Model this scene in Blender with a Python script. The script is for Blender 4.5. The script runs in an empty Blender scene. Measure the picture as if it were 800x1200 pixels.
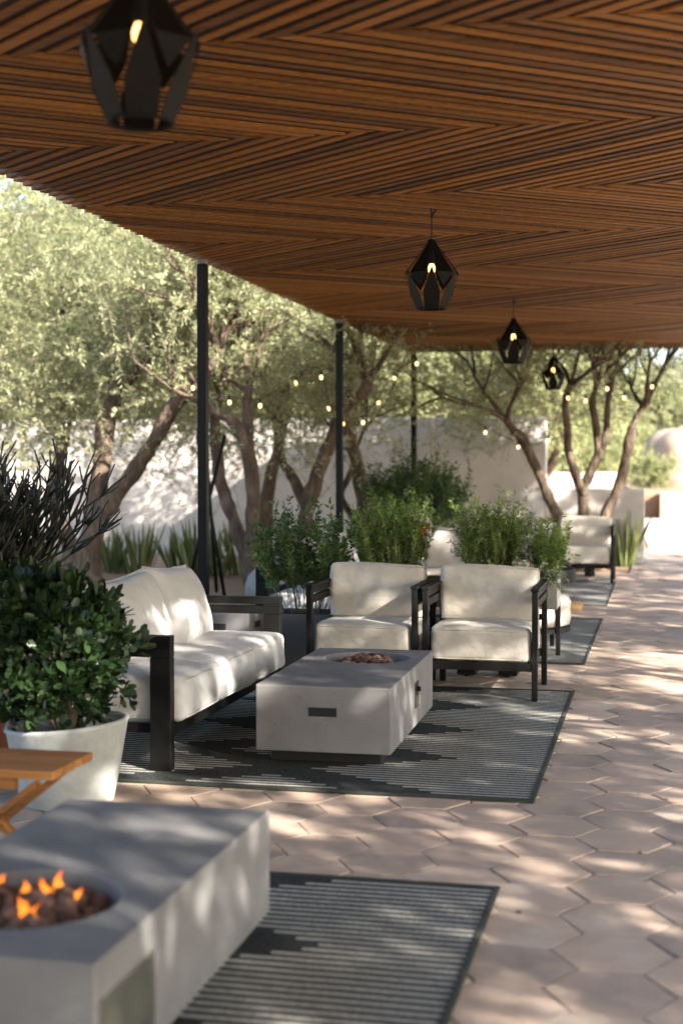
import bpy, bmesh, math, random
import numpy as np
from mathutils import Vector, Matrix, noise as mnoise

random.seed(7)
RNG = np.random.default_rng(11)
PI = math.pi
scene = bpy.context.scene
COL = scene.collection

# ------------------------------------------------------------------ materials
def new_mat(name):
    m = bpy.data.materials.new(name)
    m.use_nodes = True
    nt = m.node_tree
    for n in list(nt.nodes):
        nt.nodes.remove(n)
    out = nt.nodes.new('ShaderNodeOutputMaterial')
    b = nt.nodes.new('ShaderNodeBsdfPrincipled')
    nt.links.new(b.outputs[0], out.inputs[0])
    return m, nt, b, out

def N(nt, t, **kw):
    n = nt.nodes.new(t)
    for k, v in kw.items():
        if k.startswith('i_'):
            key = k[2:]
            key = int(key) if key.isdigit() else key.replace('_', ' ')
            n.inputs[key].default_value = v
        else:
            setattr(n, k, v)
    return n

def ramp(nt, stops):
    r = nt.nodes.new('ShaderNodeValToRGB')
    el = r.color_ramp.elements
    while len(el) < len(stops):
        el.new(0.5)
    for e, (p, c) in zip(el, stops):
        e.position = p
        e.color = (*c, 1)
    return r

def noisy(name, stops, scale=6, rough=0.7, bump=0.1, bscale=None, detail=6, stretch=None,
          attr=0.0, metallic=0.0, dist=0.02, spec=None, fine=0.0):
    """noise driven colour ramp + bump, optionally shifted per face by the attribute rnd"""
    m, nt, b, out = new_mat(name)
    tc = N(nt, 'ShaderNodeTexCoord')
    src = tc.outputs['Object']
    if stretch:
        mp = N(nt, 'ShaderNodeMapping')
        mp.inputs['Scale'].default_value = stretch
        nt.links.new(src, mp.inputs[0]); src = mp.outputs[0]
    nz = N(nt, 'ShaderNodeTexNoise')
    nz.inputs['Scale'].default_value = scale
    nz.inputs['Detail'].default_value = detail
    nz.inputs['Roughness'].default_value = 0.62
    nt.links.new(src, nz.inputs['Vector'])
    fac = nz.outputs[0]
    if attr:
        at = N(nt, 'ShaderNodeAttribute', attribute_name='rnd')
        ma = N(nt, 'ShaderNodeMath', operation='MULTIPLY_ADD')
        ma.inputs[1].default_value = attr
        nt.links.new(at.outputs['Fac'], ma.inputs[0]); nt.links.new(fac, ma.inputs[2])
        sb = N(nt, 'ShaderNodeMath', operation='SUBTRACT'); sb.inputs[1].default_value = attr / 2
        nt.links.new(ma.outputs[0], sb.inputs[0]); fac = sb.outputs[0]
    r = ramp(nt, stops)
    nt.links.new(fac, r.inputs[0])
    nt.links.new(r.outputs[0], b.inputs['Base Color'])
    b.inputs['Roughness'].default_value = rough
    b.inputs['Metallic'].default_value = metallic
    if spec is not None:
        b.inputs['Specular IOR Level'].default_value = spec
    if bump:
        n2 = N(nt, 'ShaderNodeTexNoise')
        n2.inputs['Scale'].default_value = bscale or scale * 6
        n2.inputs['Detail'].default_value = 5
        nt.links.new(src, n2.inputs['Vector'])
        bp = N(nt, 'ShaderNodeBump')
        bp.inputs['Strength'].default_value = bump
        bp.inputs['Distance'].default_value = dist
        nt.links.new(n2.outputs[0], bp.inputs['Height'])
        nt.links.new(bp.outputs[0], b.inputs['Normal'])
    return m

def leaf_mat(name, c0, c1, c2, trans=0.35, rough=0.5, tcol=None, spec=0.4):
    m, nt, b, out = new_mat(name)
    at = N(nt, 'ShaderNodeAttribute', attribute_name='rnd')
    r = ramp(nt, [(0.0, c0), (0.5, c1), (1.0, c2)])
    nt.links.new(at.outputs['Fac'], r.inputs[0])
    nt.links.new(r.outputs[0], b.inputs['Base Color'])
    b.inputs['Roughness'].default_value = rough
    b.inputs['Specular IOR Level'].default_value = spec
    t = N(nt, 'ShaderNodeBsdfTranslucent')
    if tcol:
        t.inputs[0].default_value = (*tcol, 1)
    else:
        nt.links.new(r.outputs[0], t.inputs[0])
    mx = N(nt, 'ShaderNodeMixShader')
    mx.inputs[0].default_value = trans
    nt.links.new(b.outputs[0], mx.inputs[1]); nt.links.new(t.outputs[0], mx.inputs[2])
    nt.links.new(mx.outputs[0], out.inputs[0])
    return m

def fabric_mat(name, col, dark, weave=900):
    m, nt, b, out = new_mat(name)
    tc = N(nt, 'ShaderNodeTexCoord')
    nz = N(nt, 'ShaderNodeTexNoise'); nz.inputs['Scale'].default_value = 5; nz.inputs['Detail'].default_value = 6
    nt.links.new(tc.outputs['Object'], nz.inputs['Vector'])
    n2 = N(nt, 'ShaderNodeTexNoise'); n2.inputs['Scale'].default_value = 320; n2.inputs['Detail'].default_value = 2
    nt.links.new(tc.outputs['Object'], n2.inputs['Vector'])
    ad = N(nt, 'ShaderNodeMath', operation='MULTIPLY_ADD'); ad.inputs[1].default_value = 0.5
    nt.links.new(n2.outputs[0], ad.inputs[0]); nt.links.new(nz.outputs[0], ad.inputs[2])
    r = ramp(nt, [(0.45, dark), (0.95, col)])
    nt.links.new(ad.outputs[0], r.inputs[0]); nt.links.new(r.outputs[0], b.inputs['Base Color'])
    b.inputs['Roughness'].default_value = 0.95
    b.inputs['Sheen Weight'].default_value = 0.15
    b.inputs['Specular IOR Level'].default_value = 0.15
    w = N(nt, 'ShaderNodeTexNoise'); w.inputs['Scale'].default_value = 9; w.inputs['Detail'].default_value = 5
    mp = N(nt, 'ShaderNodeMapping'); mp.inputs['Scale'].default_value = (1.0, 1, 1.1)
    nt.links.new(tc.outputs['Object'], mp.inputs[0]); nt.links.new(mp.outputs[0], w.inputs['Vector'])
    bp = N(nt, 'ShaderNodeBump'); bp.inputs['Strength'].default_value = 0.55; bp.inputs['Distance'].default_value = 0.03
    nt.links.new(w.outputs[0], bp.inputs['Height'])
    bq = N(nt, 'ShaderNodeBump'); bq.inputs['Strength'].default_value = 0.25; bq.inputs['Distance'].default_value = 0.001
    nt.links.new(n2.outputs[0], bq.inputs['Height']); nt.links.new(bp.outputs[0], bq.inputs['Normal'])
    nt.links.new(bq.outputs[0], b.inputs['Normal'])
    return m

def glow_mat(name, col, strength):
    m, nt, b, out = new_mat(name)
    e = N(nt, 'ShaderNodeEmission')
    e.inputs[0].default_value = (*col, 1); e.inputs[1].default_value = strength
    nt.links.new(e.outputs[0], out.inputs[0])
    return m

def flame_mat():
    m, nt, b, out = new_mat('flame')
    tc = N(nt, 'ShaderNodeTexCoord')
    sp = N(nt, 'ShaderNodeSeparateXYZ'); nt.links.new(tc.outputs['Generated'], sp.inputs[0])
    r = ramp(nt, [(0.0, (1, 0.16, 0.01)), (0.45, (1, 0.33, 0.04)), (1.0, (1, 0.14, 0.01))])
    nt.links.new(sp.outputs[2], r.inputs[0])
    e = N(nt, 'ShaderNodeEmission'); e.inputs[1].default_value = 0.62
    nt.links.new(r.outputs[0], e.inputs[0])
    t = N(nt, 'ShaderNodeBsdfTransparent')
    mx = N(nt, 'ShaderNodeMixShader'); mx.inputs[0].default_value = 0.62
    nt.links.new(t.outputs[0], mx.inputs[1]); nt.links.new(e.outputs[0], mx.inputs[2])
    nt.links.new(mx.outputs[0], out.inputs[0])
    return m

def rug_mat():
    """woven stripes across the rug, masked by a stepped row of arrow points"""
    m, nt, b, out = new_mat('rug_weave')
    L = nt.links.new
    tc = N(nt, 'ShaderNodeTexCoord')
    sp = N(nt, 'ShaderNodeSeparateXYZ'); L(tc.outputs['Object'], sp.inputs[0])
    def M(op, a, c=None, d=None):
        n = N(nt, 'ShaderNodeMath', operation=op)
        for i, v in enumerate((a, c, d)):
            if v is None: continue
            if hasattr(v, 'links'): L(v, n.inputs[i])
            else: n.inputs[i].default_value = v
        return n.outputs[0]
    nzw = N(nt, 'ShaderNodeTexNoise'); nzw.inputs['Scale'].default_value = 3
    L(tc.outputs['Object'], nzw.inputs['Vector'])
    y = M('ADD', sp.outputs[1], M('MULTIPLY', M('SUBTRACT', nzw.outputs[0], 0.5), 0.012))
    pitch = 0.046
    q = M('DIVIDE', y, pitch)
    row = M('FLOOR', q)
    fr = M('FRACT', q)
    light = M('LESS_THAN', fr, 0.47)
    rowY = M('MULTIPLY', row, pitch)
    tri = M('PINGPONG', M('ADD', rowY, 20.035), 0.365)      # 0..0.365
    edge = M('MULTIPLY_ADD', tri, 1.75, 0.14)                    # where the stripes begin
    ax = M('ABSOLUTE', sp.outputs[0])
    on1 = M('GREATER_THAN', ax, edge)
    on2 = M('LESS_THAN', ax, M('SUBTRACT', edge, 0.42))
    on = M('MAXIMUM', on1, on2)
    ay = M('ABSOLUTE', sp.outputs[1])
    mask = M('MULTIPLY', M('MULTIPLY', light, on), M('LESS_THAN', ay, 1.45))
    n1 = N(nt, 'ShaderNodeTexNoise'); n1.inputs['Scale'].default_value = 170; n1.inputs['Detail'].default_value = 3
    mp = N(nt, 'ShaderNodeMapping'); mp.inputs['Scale'].default_value = (1, .35, 1)
    L(tc.outputs['Object'], mp.inputs[0]); L(mp.outputs[0], n1.inputs['Vector'])
    rl = ramp(nt, [(0.3, (0.25, 0.25, 0.235)), (0.7, (0.50, 0.495, 0.46))])
    rd = ramp(nt, [(0.3, (0.016, 0.019, 0.020)), (0.75, (0.075, 0.08, 0.08))])
    L(n1.outputs[0], rl.inputs[0]); L(n1.outputs[0], rd.inputs[0])
    mx = N(nt, 'ShaderNodeMix', data_type='RGBA')
    L(mask, mx.inputs[0]); L(rd.outputs[0], mx.inputs[6]); L(rl.outputs[0], mx.inputs[7])
    L(mx.outputs[2], b.inputs['Base Color'])
    b.inputs['Roughness'].default_value = 0.95
    b.inputs['Specular IOR Level'].default_value = 0.1
    bp = N(nt, 'ShaderNodeBump'); bp.inputs['Strength'].default_value = 0.5; bp.inputs['Distance'].default_value = 0.004
    L(M('ADD', mask, n1.outputs[0]), bp.inputs['Height']); L(bp.outputs[0], b.inputs['Normal'])
    return m

def concrete_mat():
    m, nt, b, out = new_mat('cast_concrete')
    L = nt.links.new
    tc = N(nt, 'ShaderNodeTexCoord')
    a = N(nt, 'ShaderNodeTexNoise'); a.inputs['Scale'].default_value = 3.0; a.inputs['Detail'].default_value = 9; a.inputs['Roughness'].default_value = .68
    c = N(nt, 'ShaderNodeTexNoise'); c.inputs['Scale'].default_value = 1.3; c.inputs['Detail'].default_value = 4; c.inputs['Distortion'].default_value = 1.2
    v = N(nt, 'ShaderNodeTexVoronoi'); v.inputs['Scale'].default_value = 46
    h = N(nt, 'ShaderNodeTexNoise'); h.inputs['Scale'].default_value = 9
    for n in (a, c, v, h): L(tc.outputs['Object'], n.inputs['Vector'])
    ad = N(nt, 'ShaderNodeMath', operation='ADD'); L(a.outputs[0], ad.inputs[0]); L(c.outputs[0], ad.inputs[1])
    hf = N(nt, 'ShaderNodeMath', operation='MULTIPLY'); hf.inputs[1].default_value = .5; L(ad.outputs[0], hf.inputs[0])
    r = ramp(nt, [(.30, (.10, .098, .10)), (.44, (.158, .155, .158)), (.56, (.196, .193, .197)), (.70, (.275, .272, .276))])
    L(hf.outputs[0], r.inputs[0])
    # pinholes: tiny voronoi cores where a noise allows them
    lt = N(nt, 'ShaderNodeMath', operation='LESS_THAN'); lt.inputs[1].default_value = .13; L(v.outputs['Distance'], lt.inputs[0])
    g2 = N(nt, 'ShaderNodeMath', operation='GREATER_THAN'); g2.inputs[1].default_value = .56; L(h.outputs[0], g2.inputs[0])
    pm = N(nt, 'ShaderNodeMath', operation='MULTIPLY'); L(lt.outputs[0], pm.inputs[0]); L(g2.outputs[0], pm.inputs[1])
    mx = N(nt, 'ShaderNodeMix', data_type='RGBA'); L(pm.outputs[0], mx.inputs[0]); L(r.outputs[0], mx.inputs[6]); mx.inputs[7].default_value = (.05, .047, .045, 1)
    L(mx.outputs[2], b.inputs['Base Color']); b.inputs['Roughness'].default_value = .7
    bp = N(nt, 'ShaderNodeBump'); bp.inputs['Strength'].default_value = .3; bp.inputs['Distance'].default_value = .004
    sb = N(nt, 'ShaderNodeMath', operation='SUBTRACT'); L(a.outputs[0], sb.inputs[0]); L(pm.outputs[0], sb.inputs[1])
    L(sb.outputs[0], bp.inputs['Height']); L(bp.outputs[0], b.inputs['Normal'])
    return m

def wood_mat(name, stops, grain=(1.2, 26, 26), rough=0.6, attr=0.5, bump=0.2):
    return noisy(name, stops, scale=2.2, rough=rough, bump=bump, bscale=5, stretch=grain, attr=attr, dist=0.004, spec=0.25)

MAT = {
 'paver': noisy('paver_clay', [(0.1, (0.29, 0.235, 0.205)), (0.35, (0.41, 0.322, 0.268)), (0.6, (0.50, 0.378, 0.302)), (0.9, (0.60, 0.50, 0.42))], scale=5, rough=0.75, bump=0.45, bscale=26, attr=0.55, dist=0.006, spec=0.3),
 'mortar': noisy('mortar', [(0.3, (0.18, 0.135, 0.11)), (0.7, (0.42, 0.33, 0.275))], scale=20, rough=0.95, bump=0.5),
 'sand': noisy('sandy_ground', [(0.25, (0.22, 0.13, 0.08)), (0.5, (0.32, 0.205, 0.13)), (0.8, (0.43, 0.30, 0.205))], scale=1.3, rough=0.95, bump=0.6, bscale=24, detail=9),
 'palepath': noisy('pale_paving', [(0.3, (0.45, 0.39, 0.34)), (0.7, (0.56, 0.49, 0.43))], scale=0.8, rough=0.9, bump=0.3, bscale=18),
 'stucco': noisy('stucco', [(0.25, (0.38, 0.35, 0.33)), (0.5, (0.49, 0.46, 0.44)), (0.75, (0.56, 0.53, 0.51))], scale=1.1, rough=0.95, bump=0.35, bscale=60),
 'stucco_grey': noisy('grey_stucco', [(0.25, (0.40, 0.385, 0.38)), (0.75, (0.50, 0.48, 0.47))], scale=1.7, rough=0.95, bump=0.3, bscale=50),
 'white_wall': noisy('white_wall', [(0.3, (0.52, 0.51, 0.49)), (0.7, (0.64, 0.63, 0.61))], scale=1, rough=0.9, bump=0.1),
 'concrete': concrete_mat(),
 'greybox': noisy('grey_composite', [(0.2, (0.12, 0.122, 0.118)), (0.8, (0.18, 0.18, 0.172))], scale=4, rough=0.7, bump=0.1),
 'palebox': noisy('pale_composite', [(0.2, (0.19, 0.2, 0.195)), (0.8, (0.27, 0.275, 0.262))], scale=5, rough=0.7, bump=0.1),
 'pot': noisy('limewashed_pot', [(0.2, (0.28, 0.30, 0.295)), (0.5, (0.42, 0.435, 0.425)), (0.85, (0.54, 0.55, 0.53))], scale=6, rough=0.8, bump=0.2, bscale=25),
 'terracotta': noisy('terracotta', [(0.2, (0.23, 0.075, 0.035)), (0.8, (0.36, 0.13, 0.06))], scale=6, rough=0.85, bump=0.15),
 'metal': noisy('charcoal_metal', [(0.3, (0.004, 0.0043, 0.0045)), (0.7, (0.007, 0.0073, 0.0076))], scale=30, rough=0.5, bump=0.03, bscale=300, spec=0.2),
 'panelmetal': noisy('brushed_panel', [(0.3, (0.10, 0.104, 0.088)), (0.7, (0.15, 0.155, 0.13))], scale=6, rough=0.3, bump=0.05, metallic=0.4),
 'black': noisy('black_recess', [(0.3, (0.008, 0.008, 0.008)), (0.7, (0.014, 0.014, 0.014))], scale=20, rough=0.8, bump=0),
 'lampmetal': noisy('lamp_metal', [(0.3, (0.006, 0.0065, 0.0065)), (0.7, (0.011, 0.0115, 0.011))], scale=25, rough=0.6, bump=0.02, spec=0.12),
 'slat': wood_mat('slat_wood', [(0.15, (0.06, 0.023, 0.004)), (0.45, (0.17, 0.069, 0.0115)), (0.7, (0.26, 0.109, 0.018)), (1.0, (0.37, 0.168, 0.032))], attr=0.5),
 'gapshade': wood_mat('gap_shade_strip', [(0.1, (0.006, 0.003, 0.002)), (0.6, (0.013, 0.0065, 0.0035)), (1.0, (0.03, 0.014, 0.007))], attr=0.5),  # near-black, stands for the shade in the ceiling gaps
 'teak': wood_mat('teak', [(0.15, (0.27, 0.10, 0.025)), (0.5, (0.44, 0.19, 0.055)), (0.85, (0.55, 0.27, 0.09))], attr=0.4),
 'roof': noisy('roof_sheet', [(0.3, (0.012, 0.010, 0.009)), (0.7, (0.02, 0.017, 0.014))], scale=3, rough=0.8, bump=0.1),
 'cream': fabric_mat('cream_fabric', (0.51, 0.48, 0.435), (0.41, 0.38, 0.34)),
 'white': fabric_mat('white_fabric', (0.55, 0.55, 0.56), (0.46, 0.46, 0.47)),
 'tan': fabric_mat('tan_fabric', (0.50, 0.42, 0.33), (0.40, 0.33, 0.25)),
 'redfab': fabric_mat('red_fabric', (0.45, 0.06, 0.04), (0.30, 0.04, 0.03)),
 'rug': rug_mat(),
 'binding': noisy('rug_binding', [(0.3, (0.022, 0.028, 0.024)), (0.7, (0.05, 0.058, 0.047))], scale=90, rough=0.95, bump=0.4, bscale=220),
 'lava': noisy('lava_rock', [(0.2, (0.045, 0.022, 0.017)), (0.5, (0.12, 0.062, 0.048)), (0.85, (0.24, 0.15, 0.12))], scale=8, rough=0.95, bump=0.8, bscale=60, attr=0.6),
 'bark': noisy('olive_bark', [(0.25, (0.035, 0.024, 0.017)), (0.5, (0.105, 0.076, 0.055)), (0.8, (0.23, 0.18, 0.138))], scale=11, rough=0.95, bump=1.0, bscale=22, stretch=(1, 1, 0.35), dist=0.05),
 'twig': noisy('twig', [(0.3, (0.12, 0.10, 0.065)), (0.7, (0.22, 0.19, 0.125))], scale=20, rough=0.9, bump=0),
 'soil': noisy('potting_soil', [(0.3, (0.02, 0.014, 0.01)), (0.7, (0.06, 0.042, 0.03))], scale=40, rough=1, bump=0.8),
 'olive': leaf_mat('olive_leaf', (0.18, 0.205, 0.095), (0.40, 0.43, 0.235), (0.60, 0.61, 0.40), 0.5),
 'bgleaf': leaf_mat('mesquite_leaf', (0.17, 0.205, 0.08), (0.34, 0.375, 0.18), (0.50, 0.51, 0.29), 0.5),
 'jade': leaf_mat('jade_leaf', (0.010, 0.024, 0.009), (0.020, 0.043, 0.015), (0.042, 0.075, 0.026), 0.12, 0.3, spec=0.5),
 'rosemary': leaf_mat('rosemary_leaf', (0.05, 0.10, 0.022), (0.16, 0.26, 0.055), (0.33, 0.44, 0.10), 0.5),
 'darkrose': leaf_mat('dark_shrub_leaf', (0.024, 0.058, 0.018), (0.07, 0.14, 0.038), (0.16, 0.245, 0.065), 0.4),
 'sage': leaf_mat('pale_herb_leaf', (0.13, 0.18, 0.10), (0.28, 0.33, 0.21), (0.55, 0.58, 0.48), 0.35),
 'pencil': leaf_mat('pencil_stem', (0.005, 0.008, 0.005), (0.009, 0.013, 0.008), (0.017, 0.02, 0.011), 0.04),
 'snake': leaf_mat('blade_leaf', (0.075, 0.105, 0.035), (0.17, 0.205, 0.075), (0.33, 0.35, 0.145), 0.3),
 'dryleaf': leaf_mat('dry_leaf', (0.10, 0.06, 0.03), (0.22, 0.15, 0.08), (0.38, 0.30, 0.18), 0.1),
 'bulb': glow_mat('warm_bulb', (1.0, 0.47, 0.14), 1.5),
 'sbulb': glow_mat('string_bulb', (1.0, 0.60, 0.24), 1.5),
 'flame': flame_mat(),
 'boulder': noisy('boulder_stone', [(0.2, (0.33, 0.235, 0.17)), (0.8, (0.52, 0.40, 0.31))], scale=1.2, rough=0.95, bump=0.6, bscale=8),
 'hill': noisy('hill_scrub', [(0.2, (0.10, 0.115, 0.055)), (0.55, (0.20, 0.19, 0.11)), (0.8, (0.34, 0.27, 0.18))], scale=0.35, rough=1, bump=0.8, bscale=2),
 'fur': noisy('dog_fur', [(0.3, (0.012, 0.010, 0.009)), (0.7, (0.03, 0.024, 0.02))], scale=30, rough=0.8, bump=0.5, bscale=160),
 'furtan': noisy('dog_tan_fur', [(0.3, (0.30, 0.18, 0.09)), (0.7, (0.46, 0.30, 0.16))], scale=30, rough=0.85, bump=0.5, bscale=160),
 'glass': noisy('bulb_cap', [(0.3, (0.02, 0.02, 0.02)), (0.7, (0.03, 0.03, 0.03))], scale=10, rough=0.4, bump=0),
}

# ------------------------------------------------------------------ object helpers
def link(o, parent=None):
    COL.objects.link(o)
    if parent is not None:
        o.parent = parent
    return o

def tag(o, label=None, cat=None, group=None, kind=None):
    if label: o['label'] = label
    if cat: o['category'] = cat
    if group: o['group'] = group
    if kind: o['kind'] = kind
    return o

def thing(name, label, cat, loc=(0, 0, 0), rz=0.0, group=None):
    o = bpy.data.objects.new(name, None)
    o.empty_display_size = 0.1
    link(o)
    o.location = loc; o.rotation_euler = (0, 0, rz)
    return tag(o, label, cat, group)

def dup(root, loc, rz=0.0, label=None, group=None, scale=None):
    r = root.copy(); COL.objects.link(r)
    r.location = loc; r.rotation_euler = (0, 0, rz)
    if scale: r.scale = scale
    if label: r['label'] = label
    if group: r['group'] = group
    for ch in list(root.children):
        c = ch.copy(); COL.objects.link(c); c.parent = r
        for g in list(ch.children):
            d = g.copy(); COL.objects.link(d); d.parent = c
    return r

class MB:
    """collects simple solids, builds one mesh"""
    def __init__(s):
        s.v = []; s.f = []; s.r = []; s.mi = []
    def add(s, vs, fs, r=None, mi=0):
        o = len(s.v)
        s.v.extend([tuple(p) for p in vs])
        for f in fs:
            s.f.append(tuple(o + i for i in f)); s.r.append(random.random() if r is None else r); s.mi.append(mi)
    def box(s, x0, x1, y0, y1, z0, z1, r=None, M=None, mi=0):
        vs = [(x, y, z) for z in (z0, z1) for y in (y0, y1) for x in (x0, x1)]
        if M is not None:
            vs = [M @ Vector(v) for v in vs]
        rr = random.random() if r is None else r
        s.add(vs, [(0, 2, 3, 1), (4, 5, 7, 6), (0, 1, 5, 4), (2, 6, 7, 3), (0, 4, 6, 2), (1, 3, 7, 5)], rr, mi)
    def bar(s, a, b, w, h, upv=(0, 0, 1), r=None, mi=0):
        a = Vector(a); b = Vector(b); d = (b - a); L = d.length; d.normalize()
        u = Vector(upv); sd = d.cross(u)
        if sd.length < 1e-4: sd = d.cross(Vector((1, 0, 0)))
        sd.normalize(); u = sd.cross(d).normalized()
        M = Matrix((( d.x, sd.x, u.x, a.x), (d.y, sd.y, u.y, a.y), (d.z, sd.z, u.z, a.z), (0, 0, 0, 1)))
        s.box(0, L, -w / 2, w / 2, -h / 2, h / 2, r, M, mi)
    def tube(s, pts, radii, n=8, cap=True, wob=0.0, r=None, mi=0):
        pts = [Vector(p) for p in pts]
        if not hasattr(radii, '__len__'): radii = [radii] * len(pts)
        o = len(s.v); k = len(pts)
        prev = None
        rr = random.random() if r is None else r
        for i, p in enumerate(pts):
            t = (pts[min(i + 1, k - 1)] - pts[max(i - 1, 0)]).normalized()
            if prev is None:
                a = t.cross(Vector((0, 1, 0.13)))
                if a.length < 0.1: a = t.cross(Vector((1, 0, 0)))
            else:
                a = prev - t * prev.dot(t)
            a.normalize(); prev = a
            b = t.cross(a)
            for j in range(n):
                q = 2 * PI * j / n
                rad = radii[i]
                if wob:
                    c = p + (a * math.cos(q) + b * math.sin(q)) * rad
                    rad *= 1 + wob * mnoise.noise(c * 4.5) + 0.5 * wob * mnoise.noise(c * 13)
                s.v.append(tuple(p + (a * math.cos(q) + b * math.sin(q)) * rad))
        for i in range(k - 1):
            for j in range(n):
                s.f.append((o + i * n + j, o + i * n + (j + 1) % n, o + (i + 1) * n + (j + 1) % n, o + (i + 1) * n + j)); s.r.append(rr); s.mi.append(mi)
        if cap:
            s.f.append(tuple(o + j for j in reversed(range(n)))); s.r.append(rr); s.mi.append(mi)
            s.f.append(tuple(o + (k - 1) * n + j for j in range(n))); s.r.append(rr); s.mi.append(mi)
    def lathe(s, prof, n=32, c=(0, 0, 0), close=False, tilt=0.0, r=None, mi=0):
        o = len(s.v); rr = random.random() if r is None else r
        for (rad, z) in prof:
            for j in range(n):
                q = 2 * PI * j / n
                x = rad * math.cos(q); y = rad * math.sin(q)
                s.v.append((c[0] + x, c[1] + y, c[2] + z + tilt * x * (z / 0.35)))
        for i in range(len(prof) - 1):
            for j in range(n):
                s.f.append((o + i * n + j, o + i * n + (j + 1) % n, o + (i + 1) * n + (j + 1) % n, o + (i + 1) * n + j)); s.r.append(rr); s.mi.append(mi)
        s.f.append(tuple(o + j for j in reversed(range(n)))); s.r.append(rr); s.mi.append(mi)
        if close:
            e = o + (len(prof) - 1) * n
            s.f.append(tuple(e + j for j in range(n))); s.r.append(rr); s.mi.append(mi)
    def build(s, name, mat, parent=None, smooth=False, bevel=0.0, seg=2, loc=None):
        me = bpy.data.meshes.new(name)
        me.from_pydata(s.v, [], s.f)
        mats = mat if isinstance(mat, (list, tuple)) else [mat]
        for m in mats: me.materials.append(m)
        me.polygons.foreach_set('material_index', s.mi)
        at = me.attributes.new('rnd', 'FLOAT', 'FACE'); at.data.foreach_set('value', s.r)
        if smooth: me.polygons.foreach_set('use_smooth', [True] * len(s.f))
        me.update()
        o = bpy.data.objects.new(name, me)
        link(o, parent)
        if loc: o.location = loc
        if bevel:
            b = o.modifiers.new('bevel', 'BEVEL'); b.width = bevel; b.segments = seg; b.limit_method = 'ANGLE'
        return o

def np_mesh(name, V, F, mats, rnd, parent=None, mi=None, smooth=False):
    """V (n,3), F (m,k) arrays -> object"""
    V = np.asarray(V, dtype=np.float32); F = np.asarray(F, dtype=np.int32)
    me = bpy.data.meshes.new(name)
    me.vertices.add(len(V)); me.vertices.foreach_set('co', V.ravel())
    k = F.shape[1]
    me.loops.add(F.size); me.loops.foreach_set('vertex_index', F.ravel())
    me.polygons.add(len(F)); me.polygons.foreach_set('loop_start', np.arange(len(F), dtype=np.int32) * k)
    for m in (mats if isinstance(mats, (list, tuple)) else [mats]): me.materials.append(m)
    if mi is not None: me.polygons.foreach_set('material_index', np.asarray(mi, dtype=np.int32))
    if smooth: me.polygons.foreach_set('use_smooth', np.ones(len(F), dtype=bool))
    at = me.attributes.new('rnd', 'FLOAT', 'FACE'); at.data.foreach_set('value', np.asarray(rnd, dtype=np.float32))
    me.update(calc_edges=True)
    me.validate()
    o = bpy.data.objects.new(name, me)
    return link(o, parent)

def nrm(a):
    return a / np.maximum(np.linalg.norm(a, axis=1, keepdims=True), 1e-6)

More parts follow.
